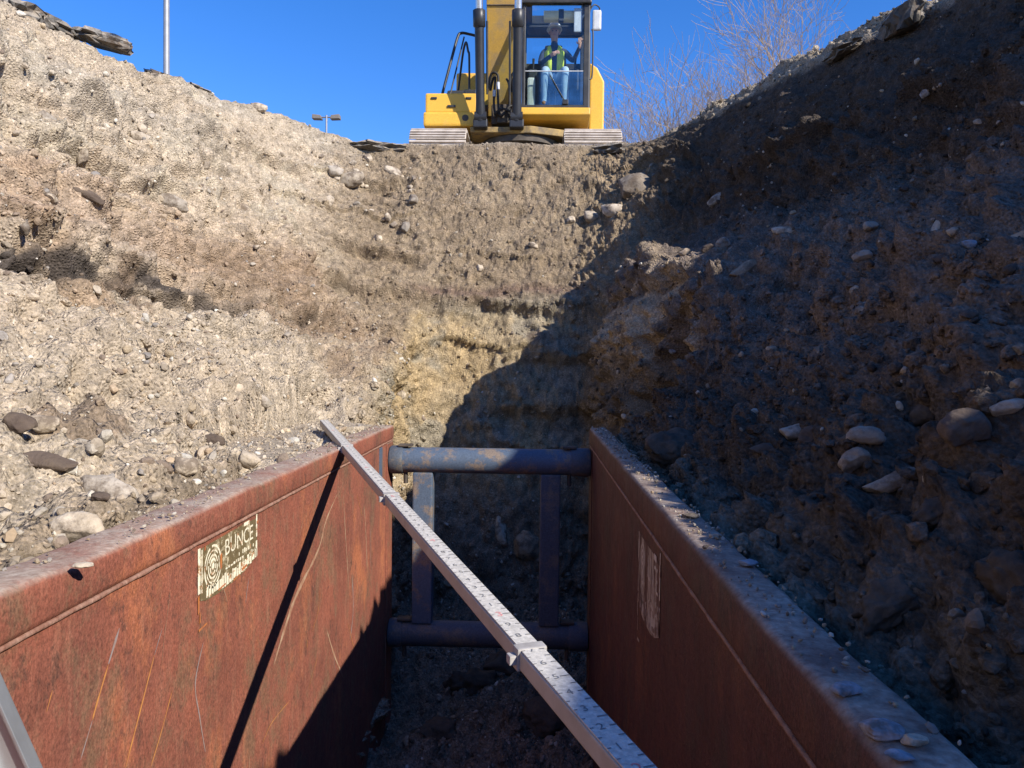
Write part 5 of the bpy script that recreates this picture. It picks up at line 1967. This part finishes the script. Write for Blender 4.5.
for pgn in bme.polygons:
    c = pgn.center
    zz = c.z + man.location.z
    yy = c.y + man.location.y
    mi = 0
    if zz < OZ - 0.55:
        mi = 3
    elif zz < OZ + 0.10 and (yy < OY - 0.16 or zz < OZ + 0.06) and min((c - h).length for h in hands) > 0.16:
        mi = 1
    if zz > OZ + 0.615:
        mi = 2
    for h, e in zip(hands, elb):
        if (c - h).dot((h - e).normalized()) > -0.005 and (c - h).length < 0.26:
            mi = 2
    pgn.material_index = mi
    pgn.use_smooth = True
body = bpy.data.objects.new('body', bme)
col.objects.link(body)
body.parent = man
HX, HY, HZ = OX - 0.004, OY - 0.07, OZ + 0.79
mb = MB()
for sx in (-0.032, 0.032):
    mb.tube([(HX + sx, HY - 0.083, HZ - 0.005), (HX + sx, HY - 0.075, HZ - 0.005)], [0.009, 0.013], 10)
mb.build('eyes', M['eye'], man)
mb = MB()
mb.tube([(HX, HY - 0.078, HZ + 0.005), (HX, HY - 0.098, HZ - 0.03), (HX, HY - 0.085, HZ - 0.042)], [0.008, 0.014, 0.012], 10)
for sx in (-1, 1):
    mb.tube([(HX + sx * 0.083, HY + 0.0, HZ + 0.01), (HX + sx * 0.094, HY + 0.008, HZ - 0.01), (HX + sx * 0.082, HY + 0.0, HZ - 0.04)], [0.01, 0.018, 0.01], 10)
mb.build('nose_and_ears', M['skin'], man)
mb = MB()
mb.tube([(HX - 0.026, HY - 0.072, HZ - 0.068), (HX, HY - 0.08, HZ - 0.069), (HX + 0.026, HY - 0.072, HZ - 0.068)], [0.004, 0.007, 0.004], 8)
mb.build('mouth', M['lip'], man)
mb = MB()
rings = [(0.0, 0.118, 0.138), (0.03, 0.116, 0.136), (0.07, 0.104, 0.124), (0.10, 0.08, 0.098), (0.118, 0.045, 0.055), (0.124, 0.006, 0.006)]
vs, fs = [], []
n = 24
for (dz, rx, ry) in [(-0.004, 0.135, 0.17)] + rings:
    for k in range(n):
        a = 2 * math.pi * k / n
        fy_ = math.sin(a)
        ext = 0.035 if (dz < 0 and fy_ < -0.3) else 0
        vs.append((HX + rx * math.cos(a), HY + 0.01 + (ry + ext) * fy_, HZ + 0.045 + dz))
for i in range(len(rings)):
    for k in range(n):
        fs.append((i * n + k, i * n + (k + 1) % n, (i + 1) * n + (k + 1) % n, (i + 1) * n + k))
mb._add(vs, fs, True)
mb.build('hard_hat', M['hat'], man)
mb = MB()
# the vest: two front panels and a back over the shoulders
for s in (-1, 1):
    pts_ = []
    for zz, hx, yy in ((0.10, 0.135, -0.125), (0.22, 0.145, -0.125), (0.34, 0.155, -0.145), (0.44, 0.15, -0.135), (0.53, 0.12, -0.09), (0.575, 0.105, -0.03), (0.53, 0.12, 0.05), (0.40, 0.15, 0.115), (0.2, 0.14, 0.12)):
        inner = 0.045 if zz < 0.5 else 0.065
        pts_.append(((OX + s * inner, OY + yy - 0.016, OZ + zz), (OX + s * (hx + 0.02), OY + yy + (0.05 if yy < 0 else -0.04), OZ + zz - 0.01)))
    vs = []
    for a_, b_ in pts_:
        m_ = ((a_[0] + b_[0]) / 2, (a_[1] + b_[1]) / 2 - 0.012 * (1 if a_[1] < OY else -1), (a_[2] + b_[2]) / 2)
        vs += [a_, m_, b_]
    fs = []
    for i in range(len(pts_) - 1):
        for q in range(2):
            fs.append((i * 3 + q, i * 3 + q + 1, i * 3 + q + 4, i * 3 + q + 3))
    mb._add(vs, fs, True)
vest = mb.build('vest', M['vest'], man)
so_ = vest.modifiers.new('cloth', 'SOLIDIFY')
so_.thickness = 0.012
so_.offset = 0

# ------------------------------------------------------------------ light poles beyond the crest


def light_pole(x, y, h, r0, label, arms):
    o = empty('light_pole', (x, y, 0), label, 'light pole')
    mb = MB()
    mb.tube([(x, y, 0.5), (x, y, h)], [r0, r0 * 0.72], 16)
    mb.build('pole', M['galv'], o)
    mb = MB()
    mb.tube([(x, y, 0), (x, y, 0.55)], r0 * 2.0, 18)
    mb.build('concrete_base', M['grey'], o)
    for s in arms:
        mb = MB()
        mb.tube([(x, y, h - 0.12), (x + s * 0.3, y, h - 0.12)], 0.04, 8)
        mb.prism([(x + s * 0.26, h - 0.26), (x + s * 0.32, h - 0.04), (x + s * 0.82, h + 0.02), (x + s * 0.84, h - 0.24)], 'y', y - 0.22, y + 0.22, 0.03)
        mb.build('lamp_head', M['lamp'], o)
    return o


a = at(166.5, 80, 25)
light_pole(a.x, 25, 13.5, 0.115, 'tall grey light pole rising behind the left bank and out of the picture', (-1, 1))
b_ = at(326.5, 117, 45)
light_pole(b_.x, 45, b_.z + 0.1, 0.08, 'distant light pole with two lamp heads low above the left bank', (-1, 1))


# ------------------------------------------------------------------ bare trees
def bare_tree(x, y, h, spread, stems, seed, label, lean=(0, 0), fine=1.0):
    rr = random.Random(seed)
    o = empty('bare_tree', (x, y, 0), label, 'bare tree')
    tr, cw = MB(), MB()

    def grow(p, d, ln, r, lvl, mbx):
        segs = 4 if lvl < 2 else 3
        pts, rad_ = [p.copy()], [r]
        q = p.copy()
        for k in range(segs):
            d = (d + Vector((rr.uniform(-1, 1), rr.uniform(-1, 1), rr.uniform(-0.5, 0.9))) * (0.10 + 0.04 * lvl)).normalized()
            q = q + d * ln / segs
            pts.append(q.copy())
            rad_.append(max(r * (1 - 0.5 * (k + 1) / segs), 0.0055))
        mbx.tube(pts, rad_, 7 if lvl < 2 else (5 if lvl == 2 else 3), caps=False)
        if lvl >= 5:
            return
        nb = (4, 4, 4, 4, 3)[lvl]
        if fine < 1 and lvl >= 3:
            nb = 3
        for k in range(nb):
            t = rr.uniform(0.3, 1.0) if k else 1.0
            i0 = min(int(t * segs), segs - 1)
            pp_ = pts[i0].lerp(pts[i0 + 1], t * segs - i0)
            side_ = d.orthogonal().normalized()
            side_.rotate(Matrix.Rotation(rr.uniform(0, 6.28), 3, d))
            ang = rr.uniform(0.35, 0.85) if k else rr.uniform(0.05, 0.3)
            nd_ = (d * math.cos(ang) + side_ * math.sin(ang) * spread + Vector((lean[0], lean[1], 0.12))).normalized()
            grow(pp_, nd_, ln * rr.uniform(0.55, 0.8), max(rad_[i0] * 0.62, 0.0075), lvl + 1, cw)
    for k in range(stems):
        a0 = 6.28 * k / stems + rr.uniform(-0.4, 0.4)
        sp_ = 0.0 if stems == 1 else 0.6
        grow(Vector((x + 0.1 * math.cos(a0), y + 0.1 * math.sin(a0), 0)), Vector((sp_ * math.cos(a0) + lean[0], sp_ * math.sin(a0), 1)).normalized(), h * (0.36 if stems == 1 else 0.4), h * (0.011 if stems == 1 else 0.009), 0 if stems == 1 else 1, tr)
    tr.build('trunk', M['bark'], o)
    cw.build('crown', M['twig'], o)
    return o


a = at(712, 110, 27)
bare_tree(a.x, 27, 8.0, 1.25, 15, 3, 'bushy bare tree with many fine stems beside the excavator', (-0.05, 0))
a = at(806, 40, 26)
bare_tree(a.x, 26, 11.0, 1.35, 1, 12, 'taller bare tree with pale branches behind the right bank', (-0.06, 0))
a = at(760, 100, 33)
bare_tree(a.x, 33, 9.4, 1.35, 14, 21, 'second bushy bare tree half hidden behind the right crest', (0, 0))
a = at(885, 30, 31)
bare_tree(a.x, 31, 13.5, 1.4, 2, 40, 'bare tree farthest along the right bank, its crown cut by the picture top', (-0.1, 0))
